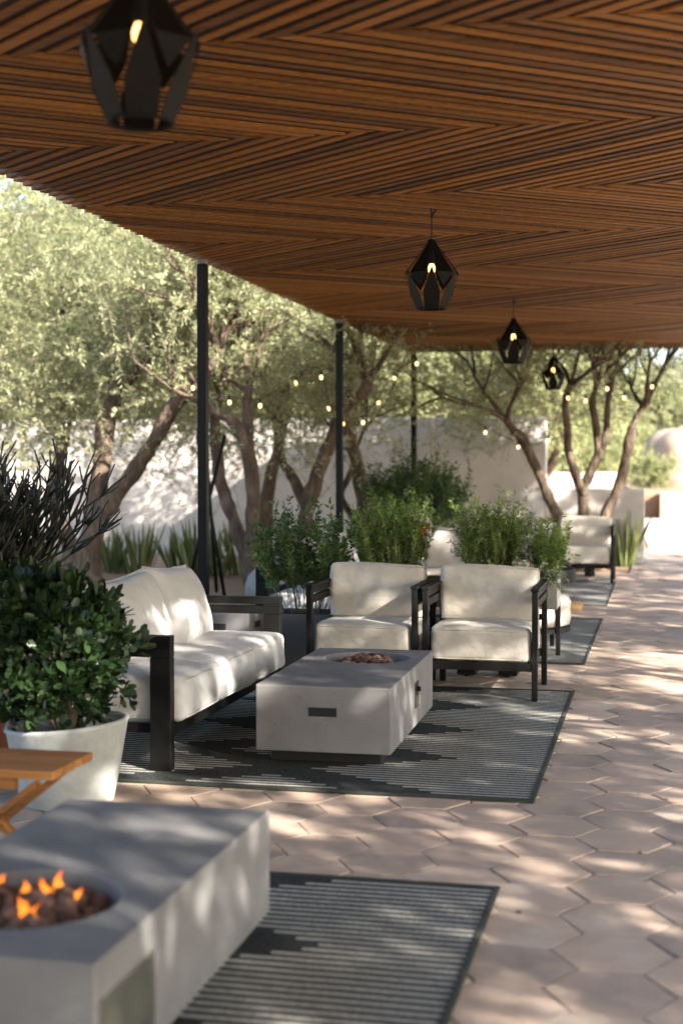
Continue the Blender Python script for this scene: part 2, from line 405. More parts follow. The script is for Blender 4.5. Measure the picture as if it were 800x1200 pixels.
class Leaves:
    """gathers leaf blades (quads) and twigs (quads)"""
    def __init__(s, rng):
        s.V = []; s.F = []; s.R = []; s.M = []; s.n = 0; s.rng = rng
    def put(s, V, F, R, mi):
        s.V.append(V); s.F.append(F + s.n); s.R.append(R); s.M.append(np.full(len(F), mi)); s.n += len(V)
    def blades(s, P, D, L, W, broad=0.45, mi=0, fold=0.0, R=None):
        n = len(P); rng = s.rng
        D = nrm(D); rv = nrm(rng.normal(size=(n, 3)))
        S = nrm(np.cross(D, rv)); U = np.cross(S, D)
        L = np.broadcast_to(np.asarray(L), (n,))[:, None]; W = np.broadcast_to(np.asarray(W), (n,))[:, None]
        V = np.empty((n, 4, 3))
        V[:, 0] = P
        V[:, 1] = P + D * L * broad + S * W / 2 + U * fold * W
        V[:, 2] = P + D * L
        V[:, 3] = P + D * L * broad - S * W / 2 + U * fold * W
        F = np.arange(n * 4).reshape(n, 4)
        s.put(V.reshape(-1, 3), F, rng.random(n) if R is None else R, mi)
    def obovate(s, P, D, L, W, up=None, mi=0):
        """broad rounded leaf from two quads"""
        n = len(P); rng = s.rng
        D = nrm(D); rv = nrm(rng.normal(size=(n, 3)) * .6 + (np.array([0, 0, 1.0]) if up is None else up))
        S = nrm(np.cross(D, rv)); U = np.cross(S, D)
        L = L[:, None]; W = W[:, None]
        V = np.empty((n, 6, 3))
        V[:, 0] = P
        V[:, 1] = P + D * L * .55 + S * W * .46 + U * .1 * W
        V[:, 2] = P + D * L * .9 + S * W * .32 + U * .08 * W
        V[:, 3] = P + D * L
        V[:, 4] = P + D * L * .9 - S * W * .32 + U * .08 * W
        V[:, 5] = P + D * L * .55 - S * W * .46 + U * .1 * W
        b = (np.arange(n) * 6)[:, None]
        F = np.concatenate([b + np.array([[0, 1, 2, 3]]), b + np.array([[0, 3, 4, 5]])])
        r = rng.random(n)
        s.put(V.reshape(-1, 3), F, np.concatenate([r, r]), mi)
    def twigs(s, P0, P1, P2, r0, mi=1):
        n = len(P0)
        D = nrm(P2 - P0); S = nrm(np.cross(D, np.array([0.31, 0.2, 0.9]))); U = np.cross(D, S)
        V = np.empty((n, 3, 3, 3))
        for i, (P, k) in enumerate(((P0, 1.0), (P1, .75), (P2, .35))):
            for j in range(3):
                q = 2 * PI * j / 3
                V[:, i, j] = P + (S * math.cos(q) + U * math.sin(q)) * r0 * k
        b = (np.arange(n) * 9)[:, None]
        fs = []
        for i in range(2):
            for j in range(3):
                fs.append(b + np.array([[i * 3 + j, i * 3 + (j + 1) % 3, i * 3 + 3 + (j + 1) % 3, i * 3 + 3 + j]]))
        F = np.concatenate(fs)
        s.put(V.reshape(-1, 3), F, np.full(len(F), .5), mi)
    def shoots(s, B, D, L, per, leafL, leafW, curve=0.0, spread=0.9, twig=0.004, start=0.12, mi=0):
        """leafy shoots from B along D (length L), leaves alternating along them"""
        rng = s.rng; n = len(B)
        D = nrm(D); L = L[:, None]
        C = (np.array([0, 0, 1.0]) * np.broadcast_to(np.asarray(curve, dtype=float).reshape(-1, 1), (n, 1)))[:, None, :]
        pos = lambda t: B[:, None, :] + D[:, None, :] * (L[:, None, :] * t[..., None]) + C * (L[:, None, :] * (t ** 2)[..., None])
        t = start + (1 - start) * rng.random((n, per))
        P = pos(t).reshape(-1, 3)
        T = np.repeat(D, per, axis=0)
        rad = rng.normal(size=(n * per, 3)); rad = nrm(rad - T * np.sum(rad * T, 1, keepdims=True))
        LD = T * (0.55 + .35 * rng.random((n * per, 1))) + rad * spread
        clump = np.repeat(rng.normal(0, .17, n), per)
        R = np.clip(.5 + clump + rng.normal(0, .2, n * per), 0, 1)
        s.blades(P, LD, leafL * (0.7 + .6 * rng.random(n * per)), leafW * (0.75 + .5 * rng.random(n * per)), mi=mi, R=R)
        if twig:
            one = np.ones((n, 1))
            s.twigs(B, pos(.5 * one)[:, 0], pos(one)[:, 0], twig)
    def build(s, name, mats, parent=None):
        return np_mesh(name, np.concatenate(s.V), np.concatenate(s.F), mats, np.concatenate(s.R), parent, np.concatenate(s.M))

# ------------------------------------------------------------------ cushions
def cushion(name, sx, sy, sz, mat, parent, loc, rot=(0, 0, 0), rad=0.05, puff=0.03, wrinkle=0.006, seed=0, seam=True, knife=0.0, n=22):
    """soft box centred at loc; puff bulges the faces, knife>0 tapers the y thickness to the rim (throw pillow)"""
    bm = bmesh.new()
    bmesh.ops.create_cube(bm, size=2)
    bmesh.ops.subdivide_edges(bm, edges=bm.edges[:], cuts=n, use_grid_fill=True)
    off = Vector((seed * 3.1, seed * 1.7, seed * 0.9))
    h = Vector((sx / 2, sy / 2, sz / 2))
    for v in bm.verts:
        p = v.co.copy()
        # denser sampling near the borders
        u = Vector([math.copysign(1 - (1 - abs(c)) ** 1.35, c) for c in p])
        q = Vector((u.x * h.x, u.y * h.y, u.z * h.z))
        core = Vector([max(-h[i] + rad, min(h[i] - rad, q[i])) for i in range(3)])
        d = q - core
        if d.length > 1e-6:
            q = core + d.normalized() * min(rad, max(abs(d.x), abs(d.y), abs(d.z)))
        ux, uy, uz = u
        if knife:
            k = ((1 - min(1, abs(ux)) ** 2.6) * (1 - min(1, abs(uz)) ** 2.6)) ** 0.45
            q.y *= 0.10 + 0.90 * k
            # pulled in edges, pointed corners
            q.x *= 1 - knife * (1 - uz * uz) * abs(ux)
            q.z *= 1 - knife * (1 - ux * ux) * abs(uz)
            q.z -= 0.0
        else:
            q.z += puff * math.copysign(1, uz) * (1 - ux ** 2) * (1 - uy ** 2) * abs(uz) ** 2
            q.y += puff * .6 * math.copysign(1, uy) * (1 - ux ** 2) * (1 - uz ** 2) * abs(uy) ** 2
            q.x += puff * .6 * math.copysign(1, ux) * (1 - uy ** 2) * (1 - uz ** 2) * abs(ux) ** 2
        w = mnoise.noise((q + off) * 4.0) * wrinkle * 1.7 + mnoise.noise(Vector((q.x * 13 + q.z * 5, q.y * 9, q.z * 7 - q.x * 3)) + off) * wrinkle * .5
        nn = p.normalized()
        q += nn * w
        v.co = q
    me = bpy.data.meshes.new(name); bm.to_mesh(me); bm.free()
    me.materials.append(mat)
    me.polygons.foreach_set('use_smooth', [True] * len(me.polygons))
    o = bpy.data.objects.new(name, me); link(o, parent)
    o.location = loc; o.rotation_euler = rot
    if seam:
        mb = MB()
        r = 0.0045
        if knife:
            pts = []
            for a in range(64):
                q = 2 * PI * a / 64
                c, s_ = math.cos(q), math.sin(q)
                k = 1 / max(abs(c), abs(s_))
                ux, uz = c * k, s_ * k
                pts.append((h.x * ux * (1 - knife * (1 - uz * uz)), 0, h.z * uz * (1 - knife * (1 - ux * ux))))
            pts.append(pts[0]); mb.tube(pts, r, 5, cap=False)
        else:
            for zz in (h.z - rad * .45, -h.z + rad * .45):
                pts = []
                for a in range(65):
                    q = 2 * PI * a / 64
                    c, s_ = math.cos(q), math.sin(q)
                    e = 0.18
                    x = math.copysign(abs(c) ** e, c); y = math.copysign(abs(s_) ** e, s_)
                    fx = h.x - .004; fy = h.y - .004
                    bx = puff * .6 * (1 - y * y) * .15; by = puff * .6 * (1 - x * x) * .15
                    pts.append((x * (fx + bx), y * (fy + by), zz))
                mb.tube(pts, r, 5, cap=False)
        mb.build('piping', mat, o, smooth=True)
    return o

# ------------------------------------------------------------------ world, sun, camera
SUN_EL = math.radians(28); SUN_H = Vector((0.82, -0.572)).normalized()
to_sun = Vector((SUN_H.x * math.cos(SUN_EL), SUN_H.y * math.cos(SUN_EL), math.sin(SUN_EL)))
w = bpy.data.worlds.new('World'); scene.world = w; w.use_nodes = True
wn = w.node_tree
sky = wn.nodes.new('ShaderNodeTexSky'); sky.sky_type = 'NISHITA'; sky.sun_disc = False
sky.sun_elevation = SUN_EL; sky.sun_rotation = math.atan2(SUN_H.x, SUN_H.y)
sky.dust_density = 1.6; sky.air_density = 1.0
bg = wn.nodes['Background']; bg.inputs[1].default_value = 0.105
wn.links.new(sky.outputs[0], bg.inputs[0])
sd = bpy.data.lights.new('sun', 'SUN'); sd.energy = 5.0; sd.angle = math.radians(0.55); sd.color = (1.0, 0.91, 0.78)
so = bpy.data.objects.new('sun', sd); link(so)
so.rotation_euler = to_sun.to_track_quat('Z', 'Y').to_euler(); so.location = (6, -6, 9)

cam = bpy.data.cameras.new('camera'); co = bpy.data.objects.new('camera', cam); link(co)
cam.sensor_fit = 'VERTICAL'; cam.sensor_height = 36; cam.sensor_width = 24; cam.lens = 50
cam.clip_end = 2000; cam.clip_start = 0.05
co.location = (0, 0, 1.45)
co.rotation_euler = (math.radians(90 - 2.03), 0, math.radians(12.68))
cam.dof.use_dof = True; cam.dof.focus_distance = 8.0; cam.dof.aperture_fstop = 1.8; cam.dof.aperture_blades = 0
scene.camera = co
vs = scene.view_settings
vs.view_transform = 'Standard'; vs.look = 'None'; vs.exposure = 2.1; vs.gamma = 1; vs.use_curve_mapping = False
scene.cycles.max_bounces = 8; scene.cycles.diffuse_bounces = 5; scene.cycles.transparent_max_bounces = 8
scene.cycles.use_denoising = True
scene.cycles.sample_clamp_indirect = 6

# ------------------------------------------------------------------ ground
g = MB()
nx = 60
xs = [-220 + 440 * i / nx for i in range(nx + 1)]
ys = [-60 + 360 * i / nx for i in range(nx + 1)]
def gz(x, y):
    far = max(0, min(1, (y - 45) / 60))
    return -0.03 + far * far * 0.6
g.add([(x, y, gz(x, y)) for y in ys for x in xs], [(j * (nx + 1) + i, j * (nx + 1) + i + 1, (j + 1) * (nx + 1) + i + 1, (j + 1) * (nx + 1) + i) for j in range(nx) for i in range(nx)])
tag(g.build('ground', MAT['sand'], smooth=True), kind='structure')

S_HEX = 0.185
def hex_paving():
    V = []; F4 = []; top = []; R = []
    vb = MB()
    rng = random.Random(3)
    cw = 1.5 * S_HEX; rh = math.sqrt(3) * S_HEX
    for c in range(-15, 22):
        for r_ in range(-30, 80):
            x = -0.13 + c * cw; y = r_ * rh + (rh / 2 if c % 2 else 0) + 0.06
            if x < -3.8 or y > 24.3: continue
            if y > 18.75 and x < -0.22: continue
            rr = rng.random()
            tx, ty, dz = rng.gauss(0, .005), rng.gauss(0, .005), rng.gauss(0, .0012)
            wob = [rng.gauss(0, .003) for _ in range(6)]
            o = []
            for (rad, z) in ((S_HEX - .008, 0.0), (S_HEX - .0045, -0.0016), (S_HEX - .0038, -0.028)):
                for k in range(6):
                    a = PI / 3 * k
                    rk = rad + wob[k]
                    px, py = rk * math.cos(a), rk * math.sin(a)
                    o.append((x + px, y + py, z + dz + tx * px + ty * py))
            fs = [(0, 1, 2, 3, 4, 5)]
            for q in range(2):
                for k in range(6):
                    fs.append((q * 6 + k, q * 6 + 6 + k, q * 6 + 6 + (k + 1) % 6, q * 6 + (k + 1) % 6))
            vb.add(o, fs, rr)
    vb.add([(-3.95, -9.5, -.0040), (6, -9.5, -.0040), (6, 18.9, -.0040), (-3.95, 18.9, -.0040)], [(0, 1, 2, 3)], .5, 1)
    vb.add([(-.4, 18.9, -.0040), (6, 18.9, -.0040), (6, 24.4, -.0040), (-.4, 24.4, -.0040)], [(0, 1, 2, 3)], .5, 1)
    return vb.build('terrace_paving', [MAT['paver'], MAT['mortar']])
tag(hex_paving(), kind='structure')
p = MB(); p.add([(-.2, 24.45, -.012), (30, 24.45, -.012), (30, 60, .0), (-.6, 37, -.012)], [(0, 1, 2, 3)])
tag(p.build('path', MAT['palepath']), kind='structure')

# hills far behind
hv = MB(); n = 48
for k, (y0, hgt, sd_) in enumerate(((95, 9, 1), (150, 20, 5))):
    vs_ = []; fs = []
    for j in range(9):
        for i in range(n + 1):
            x = -200 + 400 * i / n
            t = j / 8
            hh = hgt * (0.7 + .6 * mnoise.noise(Vector((x * .02, sd_, 0))) + .25 * mnoise.noise(Vector((x * .07, sd_, 3))))
            vs_.append((x, y0 + t * 40, hh * math.sin(t * PI / 2) + .5 * mnoise.noise(Vector((x * .2, t * 6, sd_))) - .8 * (1 - t)))
    for j in range(8):
        for i in range(n):
            fs.append((j * (n + 1) + i, j * (n + 1) + i + 1, (j + 1) * (n + 1) + i + 1, (j + 1) * (n + 1) + i))
    hv.add(vs_, fs)
tag(hv.build('hills', MAT['hill'], smooth=True), kind='structure')

# ------------------------------------------------------------------ walls
m = MB(); m.box(-16, -1.7, 21.5, 21.8, -.1, 2.12)
tag(m.build('garden_wall', MAT['stucco'], bevel=.02), 'tall pale plaster wall behind the trees, tree shadows on it', 'wall')
m = MB(); m.box(-1.66, -.24, 20.75, 21.0, -.1, 1.06); m.box(-.62, -.46, 20.78, 20.97, 1.062, 1.10)
tag(m.build('garden_wall', MAT['stucco_grey'], bevel=.015), 'low grey wall stub ending beside the bright path', 'wall')
m = MB(); m.box(-9, -.95, 33, 33.4, -.1, 1.2)
tag(m.build('garden_wall', MAT['white_wall'], bevel=.02), 'bright white wall beyond the olive tree', 'wall')
m = MB(); m.box(-.05, 9, 38, 38.6, -.1, .66)
tag(m.build('garden_wall', MAT['boulder'], bevel=.02), 'shaded low wall across the far end of the path', 'wall')
m = MB(); m.box(-5, 14, 38.62, 46, -.1, .60)
tag(m.build('terrain', MAT['sand'], bevel=.05), kind='structure')

# ------------------------------------------------------------------ pergola
ZC = 3.0; PX0, PX1 = -3.5, 1.0; BW = 1.55; PY0 = 5.08 - 8 * BW; NB = 18; PY1 = 20.05  # roof extended unseen behind the camera to darken near ceiling and front faces
per = thing('pergola', 'long pergola with a herringbone ceiling of wood slats on black posts', 'pergola', (-1.25, 9.5, 0))
ox, oy = 1.25, -9.5   # child coordinates are relative to the empty
def pergola():
    step = 0.142; wv = 0.074
    ta = math.tan(math.radians(38)); run = BW / ta
    for b in range(NB):
        y0 = PY0 + b * BW; y1 = min(y0 + BW, PY1)
        if y0 > PY1 - .1: break
        mb = MB()
        up = (b % 2 == 0)         # band [5.08,6.63] is b=4 -> X+,Y+
        x = PX0 - run - .05 + random.random() * .05
        while x < PX1 + run:
            jit = random.uniform(-.006, .006)
            if up: a = Vector((x, y0)); c = Vector((x + run, y0 + BW))
            else: a = Vector((x, y0 + BW)); c = Vector((x + run, y0))
            d = c - a
            lo, hi = 0.0, 1.0
            ex0 = PX0 + random.uniform(-.008, .008); ex1 = PX1 + random.uniform(-.02, .02)
            lo = max(lo, (ex0 - a.x) / d.x); hi = min(hi, (ex1 - a.x) / d.x)
            if y0 + BW > PY1:
                if up: hi = min(hi, (PY1 - a.y) / d.y)
                else: lo = max(lo, (PY1 - a.y) / d.y)
            if hi - lo > .02:
                p0 = a + d * lo; p1 = a + d * hi
                hx = wv / 2 + jit
                zb = ZC + random.uniform(-.004, .004); zt = zb + .024
                dn = d.normalized(); pn = Vector((-dn.y, dn.x)) * (hx * math.sin(math.radians(38)))
                def corners(pt, clipped):
                    if clipped: return (pt - pn, pt + pn)
                    sgn = 1 if up else -1
                    return (pt + Vector((hx, 0)) * sgn, pt - Vector((hx, 0)) * sgn) if True else None
                A = corners(p0, lo > 0); Bc = corners(p1, hi < 1)
                ins = .006 if True else 0
                q = [A[0], A[1], Bc[1], Bc[0]]
                vs_ = [(v.x + ox, v.y + oy, z) for z in (zb, zt) for v in q]
                mb.add(vs_, [(0, 1, 2, 3), (7, 6, 5, 4), (0, 4, 5, 1), (1, 5, 6, 2), (2, 6, 7, 3), (3, 7, 4, 0)], random.random())
                # added near-black strip giving the gap's shade between this slat and the next
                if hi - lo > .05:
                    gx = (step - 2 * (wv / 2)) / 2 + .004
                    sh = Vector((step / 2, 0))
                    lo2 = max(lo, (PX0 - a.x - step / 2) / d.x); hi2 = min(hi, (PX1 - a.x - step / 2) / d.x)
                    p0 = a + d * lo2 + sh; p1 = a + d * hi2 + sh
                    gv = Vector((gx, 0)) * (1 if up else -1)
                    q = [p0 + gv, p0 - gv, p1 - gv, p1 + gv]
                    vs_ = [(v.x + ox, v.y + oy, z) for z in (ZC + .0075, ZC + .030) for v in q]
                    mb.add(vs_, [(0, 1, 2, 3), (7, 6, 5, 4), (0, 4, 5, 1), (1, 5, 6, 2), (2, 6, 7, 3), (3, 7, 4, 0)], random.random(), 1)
            x += step
        o = mb.build('slat_band', [MAT['slat'], MAT['gapshade']], per)
        bm = bmesh.new(); bm.from_mesh(o.data); bmesh.ops.recalc_face_normals(bm, faces=bm.faces[:]); bm.to_mesh(o.data); bm.free()
    mb = MB(); mb.box(PX0 + .05 + ox, PX1 - .05 + ox, PY0 + oy, PY1 - .03 + oy, ZC + .105, ZC + .125)
    mb.build('roof_sheet', MAT['roof'], per)
    for b in range(NB + 1):
        y = min(PY0 + b * BW, PY1 - .05)
        mb = MB(); mb.box(PX0 + .06 + ox, PX1 - .06 + ox, y - .035 + oy, y + .035 + oy, ZC + .05, ZC + .102)
        mb.build('crossbeam', MAT['roof'], per)
    for x in (-3.43, 0.93):
        for y in ((-3.8, 0.95, 5.68, 10.42, 15.15, 19.9) if x < 0 else (-3.8, .2, 11.4, 19.8)):
            mb = MB(); mb.box(x - .036 + ox, x + .036 + ox, y - .036 + oy, y + .036 + oy, 0, 2.955)
            mb.box(x - .075 + ox, x + .075 + ox, y - .075 + oy, y + .075 + oy, 0.001, .012)
            po = mb.build('post', MAT['metal'], per, bevel=.004)
            mb = MB(); mb.box(x - .03 + ox, x + .03 + ox, y - .03 + oy, y + .03 + oy, 2.957, 2.993)
            mb.build('post_cap', MAT['palebox'], po)
pergola()

# ------------------------------------------------------------------ pendant lamps
def make_lamp(label):
    t = thing('pendant_lamp', label, 'lamp', (0, 0, 0), 0, 'pendant lamps under the pergola')
    zt, zm, zb = -.185, -.40, -.61; rt_, rm, rb = .012, .175, .092
    nP = 6
    mb = MB()
    def plate(outer):
        ctr = Vector((0, 0, -.42))
        inner = [v + (ctr - v).normalized() * .0035 for v in outer]
        n_ = len(outer)
        fs = [tuple(range(n_)), tuple(n_ + i for i in reversed(range(n_)))] if n_ <= 4 else [(0, 1, 2, 4), (2, 3, 4), (n_, n_ + 4, n_ + 2, n_ + 1), (n_ + 2, n_ + 4, n_ + 3)]
        for i in range(n_):
            j = (i + 1) % n_; fs.append((i, i + n_, j + n_, j))
        mb.add(outer + inner, fs)
    for k in range(nP):
        a = 2 * PI * k / nP + .2
        def P(r, off, z): return Vector((r * math.cos(a + off), r * math.sin(a + off), z))
        wm = PI / nP * .66; h_ = PI / nP
        plate([P(rt_, -wm, zt), P(rt_, wm, zt), P(rm * .99, wm, zm), P(rm * .80, 0, zm - .085), P(rm * .99, -wm, zm)])
        lo = PI / nP * .93
        plate([P(rb, h_ - lo, zb), P(rb, h_ + lo, zb), P((rm + rb) / 2, h_ + lo * .80, (zm + zb) / 2 - .01), P(rm * 1.0, h_ + .0, zm + .035), P((rm + rb) / 2, h_ - lo * .80, (zm + zb) / 2 - .01)])
    # rims at the widest ring and at the mouth
    for r, z in ((rb, zb), (rt_ + .012, zt - .006)):
        pts = [(r * math.cos(2 * PI * i / 24), r * math.sin(2 * PI * i / 24), z) for i in range(25)]
        mb.tube(pts, .0045, 5, cap=False)
    mb.build('lamp_shade', MAT['lampmetal'], t)
    mb = MB(); mb.lathe([(.004, -.185), (.017, -.19), (.021, -.24), (.021, -.33), (.014, -.335)], 14)
    mb.build('socket', MAT['black'], t, smooth=True)
    mb = MB(); mb.lathe([(.012, -.332), (.018, -.345), (.023, -.36), (.021, -.38), (.010, -.395), (.002, -.397)], 14)
    mb.build('bulb', MAT['bulb'], t, smooth=True)
    mb = MB(); mb.tube([(0, 0, -.19), (.002, 0, -.1), (0, 0, -.03)], .004, 6)
    mb.build('cord', MAT['black'], t)
    mb = MB(); mb.tube([(-.035, 0, 0.0), (-.02, 0, -.022), (0, 0, -.04), (.012, .004, -.02), (.012, .01, .012)], .006, 6)
    mb.tube([(0, 0, -.02), (0, 0, -.055)], .009, 6)
    mb.build('hook', MAT['black'], t)
    return t
LAMPS = [(-1.42, 3.77, 'large blurred black pendant lamp hanging closest overhead at the top of the picture'),
         (-1.39, 8.7, 'black faceted pendant lamp above the pair of cream armchairs'),
         (-1.39, 13.63, 'black faceted pendant lamp hanging just in front of the far roof edge'),
         (-1.39, 18.7, 'smallest black pendant lamp, hanging against the far olive tree')]
lamp0 = make_lamp(LAMPS[0][2])
for i, (x, y, lab) in enumerate(LAMPS):
    rz = math.atan2(-y, -x) - PI / 6 - .2 + (.05, 0, .04, -.05)[i]
    if i == 0: lamp0.location = (x, y, ZC); lamp0.rotation_euler.z = rz
    else: dup(lamp0, (x, y, ZC), rz, lab)

# ------------------------------------------------------------------ rugs
def make_rug(label):
    t = thing('rug', label, 'rug', (0, 0, 0), 0, 'striped rugs along the terrace')
    m = MB(); nx, ny = 24, 60
    W, Ln = 2.40, 2.93
    vs_ = []
    for j in range(ny + 1):
        for i in range(nx + 1):
            x = -W / 2 + W * i / nx; y = -Ln / 2 + Ln * j / ny
            vs_.append((x, y, .010 + .0022 * mnoise.noise(Vector((x * 2.2, y * 2.2, 1)))))
    m.add(vs_, [(j * (nx + 1) + i, j * (nx + 1) + i + 1, (j + 1) * (nx + 1) + i + 1, (j + 1) * (nx + 1) + i) for j in range(ny) for i in range(nx)])
    m.build('weave', MAT['rug'], t, smooth=True)
    b = MB()
    e = .022
    b.box(-W / 2 - e, W / 2 + e, -Ln / 2 - e, -Ln / 2 - .0, .003, .0155)
    b.box(-W / 2 - e, W / 2 + e, Ln / 2 + .0, Ln / 2 + e, .003, .0155)
    b.box(-W / 2 - e, -W / 2, -Ln / 2 + .001, Ln / 2 - .001, .003, .015)
    b.box(W / 2, W / 2 + e, -Ln / 2 + .001, Ln / 2 - .001, .003, .015)
    b.build('binding', MAT['binding'], t, bevel=.003)
    return t
RUGX = -.545 - 1.2
RUGS = [(3.28, 'dark striped rug under the burning fire table'), (7.49, 'dark striped rug under the white sofa and the unlit fire table'),
        (11.71, 'dark striped rug under the rounded tub chair'), (15.93, 'farthest striped rug, beyond the dog')]
rug0 = make_rug(RUGS[0][1])
for i, (y, lab) in enumerate(RUGS):
    if i == 0: rug0.location = (RUGX, y, 0)
    else: dup(rug0, (RUGX + (0, .004, .002, -.004)[i], y, 0), (0, .002, -.003, .002)[i], lab)

# ------------------------------------------------------------------ fire tables
def rect_with_hole(m, x0, x1, y0, y1, z, c, r, n=48):
    """top sheet with a round opening"""
    ring = [(c[0] + r * math.cos(2 * PI * i / n), c[1] + r * math.sin(2 * PI * i / n)) for i in range(n)]
    outp = []
    for (px, py) in ring:
        dx, dy = px - c[0], py - c[1]
        ks = []
        if dx > 1e-9: ks.append((x1 - c[0]) / dx)
        if dx < -1e-9: ks.append((x0 - c[0]) / dx)
        if dy > 1e-9: ks.append((y1 - c[1]) / dy)
        if dy < -1e-9: ks.append((y0 - c[1]) / dy)
        k = min(ks); outp.append((c[0] + dx * k, c[1] + dy * k))
    # snap closest outer points to the corners
    for cx, cy in ((x0, y0), (x1, y0), (x1, y1), (x0, y1)):
        j = min(range(n), key=lambda i: (outp[i][0] - cx) ** 2 + (outp[i][1] - cy) ** 2)
        outp[j] = (cx, cy)
    o = len(m.v)
    for p_ in ring: m.v.append((p_[0], p_[1], z))
    for p_ in outp: m.v.append((p_[0], p_[1], z))
    for i in range(n):
        j = (i + 1) % n
        m.f.append((o + i, o + n + i, o + n + j, o + j)); m.r.append(.5); m.mi.append(0)
    # outer walls, bowl
    return ring, outp

def fire_table(name, label, loc, rz, bowl, flames, panel, seed):
    rng = random.Random(seed)
    t = thing(name, label, 'fire table', loc, rz, 'concrete fire tables')
    W, L, H0, H1 = .655, 1.38, .068, .385
    x0, x1, y0, y1 = -W / 2, W / 2, -L / 2, L / 2
    m = MB(); n = 48; r = .235
    ring, outp = rect_with_hole(m, x0, x1, y0, y1, H1, bowl, r, n)
    o = len(m.v)
    for p_ in outp: m.v.append((p_[0], p_[1], H0))
    for i in range(n):
        j = (i + 1) % n
        m.f.append((n + i, o + i, o + j, n + j)); m.r.append(.5); m.mi.append(0)
    m.f.append(tuple(o + i for i in reversed(range(n)))); m.r.append(.5); m.mi.append(0)
    o2 = len(m.v)
    prof = [(r - .004, H1 - .05), (r - .03, H1 - .075), (.01, H1 - .08)]
    prev = 0
    for (rr, z) in prof:
        s0 = len(m.v)
        for i in range(n):
            a = 2 * PI * i / n; m.v.append((bowl[0] + rr * math.cos(a), bowl[1] + rr * math.sin(a), z))
        for i in range(n):
            j = (i + 1) % n
            m.f.append((prev + j, s0 + j, s0 + i, prev + i)); m.r.append(.5); m.mi.append(0)
        prev = s0
    ob = m.build('table_body', MAT['concrete'], t, bevel=.006)
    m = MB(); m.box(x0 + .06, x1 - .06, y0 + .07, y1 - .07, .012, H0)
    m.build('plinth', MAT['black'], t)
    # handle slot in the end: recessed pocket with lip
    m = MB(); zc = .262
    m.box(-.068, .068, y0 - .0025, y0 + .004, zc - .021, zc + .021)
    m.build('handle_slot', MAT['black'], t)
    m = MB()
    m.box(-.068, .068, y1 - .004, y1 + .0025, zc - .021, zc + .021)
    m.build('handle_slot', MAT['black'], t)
    if panel == 'control':
        m = MB(); m.box(x1 - .004, x1 + .0025, .04, .155, .165, .30)
        cp = m.build('control_panel', MAT['black'], t)
        m = MB(); m.box(x1 + .003, x1 + .006, .055, .135, .175, .23)
        m.build('plate', MAT['panelmetal'], cp)
        m = MB(); m.tube([(x1 + .003, .075, .265), (x1 + .026, .075, .265)], .013, 12)
        m.build('knob', MAT['metal'], cp)
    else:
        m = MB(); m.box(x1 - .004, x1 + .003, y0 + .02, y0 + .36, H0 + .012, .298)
        m.build('side_panel', MAT['panelmetal'], t, bevel=.003)  # flat darker olive-grey rectangle set on the side face
    if flames:
        for (fx, fy, fh, fr) in flames:
            m = MB(); prof = []; pts = []; rad = []
            for k in range(9):
                q = k / 8
                pts.append((bowl[0] + fx + .012 * math.sin(q * 3 + fx * 40), bowl[1] + fy + .010 * math.sin(q * 4 + fy * 30), H1 - .02 + fh * q))
                rad.append(max(.0010, .82 * fr * math.sin(PI * min(1, q * .93 + .1)) ** .9 * (1 - .35 * q)))
            m.tube(pts, rad, 10)
            m.build('flame', MAT['flame'], t, smooth=True)
    # lava gravel heaped in the bowl: nobody would count it
    g_ = MB()
    ico = bmesh.new(); bmesh.ops.create_icosphere(ico, subdivisions=2, radius=1)
    iv = [v.co.copy() for v in ico.verts]; fi = [tuple(v.index for v in f.verts) for f in ico.faces]; ico.free()
    for layer, cnt in ((0, 150), (1, 110), (2, 45)):
        for k in range(cnt):
            a = rng.random() * 2 * PI; rr = math.sqrt(rng.random()) * (r - .028 - .05 * layer)
            s = rng.uniform(.013, .027)
            c = Vector((bowl[0] + rr * math.cos(a), bowl[1] + rr * math.sin(a), H1 - .058 + layer * .021 + rng.uniform(0, .012)))
            sc = Vector((rng.uniform(.75, 1.3), rng.uniform(.75, 1.3), rng.uniform(.6, 1.0))) * s
            R = Matrix.Rotation(rng.random() * 6, 3, 'Z') @ Matrix.Rotation(rng.random() * 6, 3, 'X')
            of = Vector((rng.random() * 50, rng.random() * 50, 0))
            g_.add([c + R @ Vector((v.x * sc.x, v.y * sc.y, v.z * sc.z)) * (1 + .45 * mnoise.noise(v * 1.6 + of)) for v in iv], fi, rng.random())
    go = g_.build('lava_gravel', MAT['lava'], None, smooth=False)
    go.location = loc; go.rotation_euler = (0, 0, rz)
    tag(go, 'red brown lava rocks heaped in the bowl of the ' + ('burning' if flames else 'unlit') + ' fire table', 'lava rocks', None, 'stuff')
    return t
FL = [(.03, .05, .05, .013), (.075, .06, .075, .018), (.055, .05, .04, .012), (-.02, .03, .055, .016), (-.075, .05, .06, .019), (.115, .06, .035, .011), (.02, -.075, .04, .015), (.045, -.08, .036, .013), (.075, -.08, .03, .011), (-.13, -.02, .05, .016), (.0, .09, .04, .012), (-.16, .07, .05, .015)]
fire_table('fire_table', 'pale concrete fire table with small orange flames', (-1.49, 3.48, 0), 0, (-.02, -.29), FL, 'blank', 5)
fire_table('fire_table', 'concrete fire table with no flames in front of the cream armchairs', (-1.57, 7.215, 0), math.radians(.8), (.02, .34), None, 'control', 9)

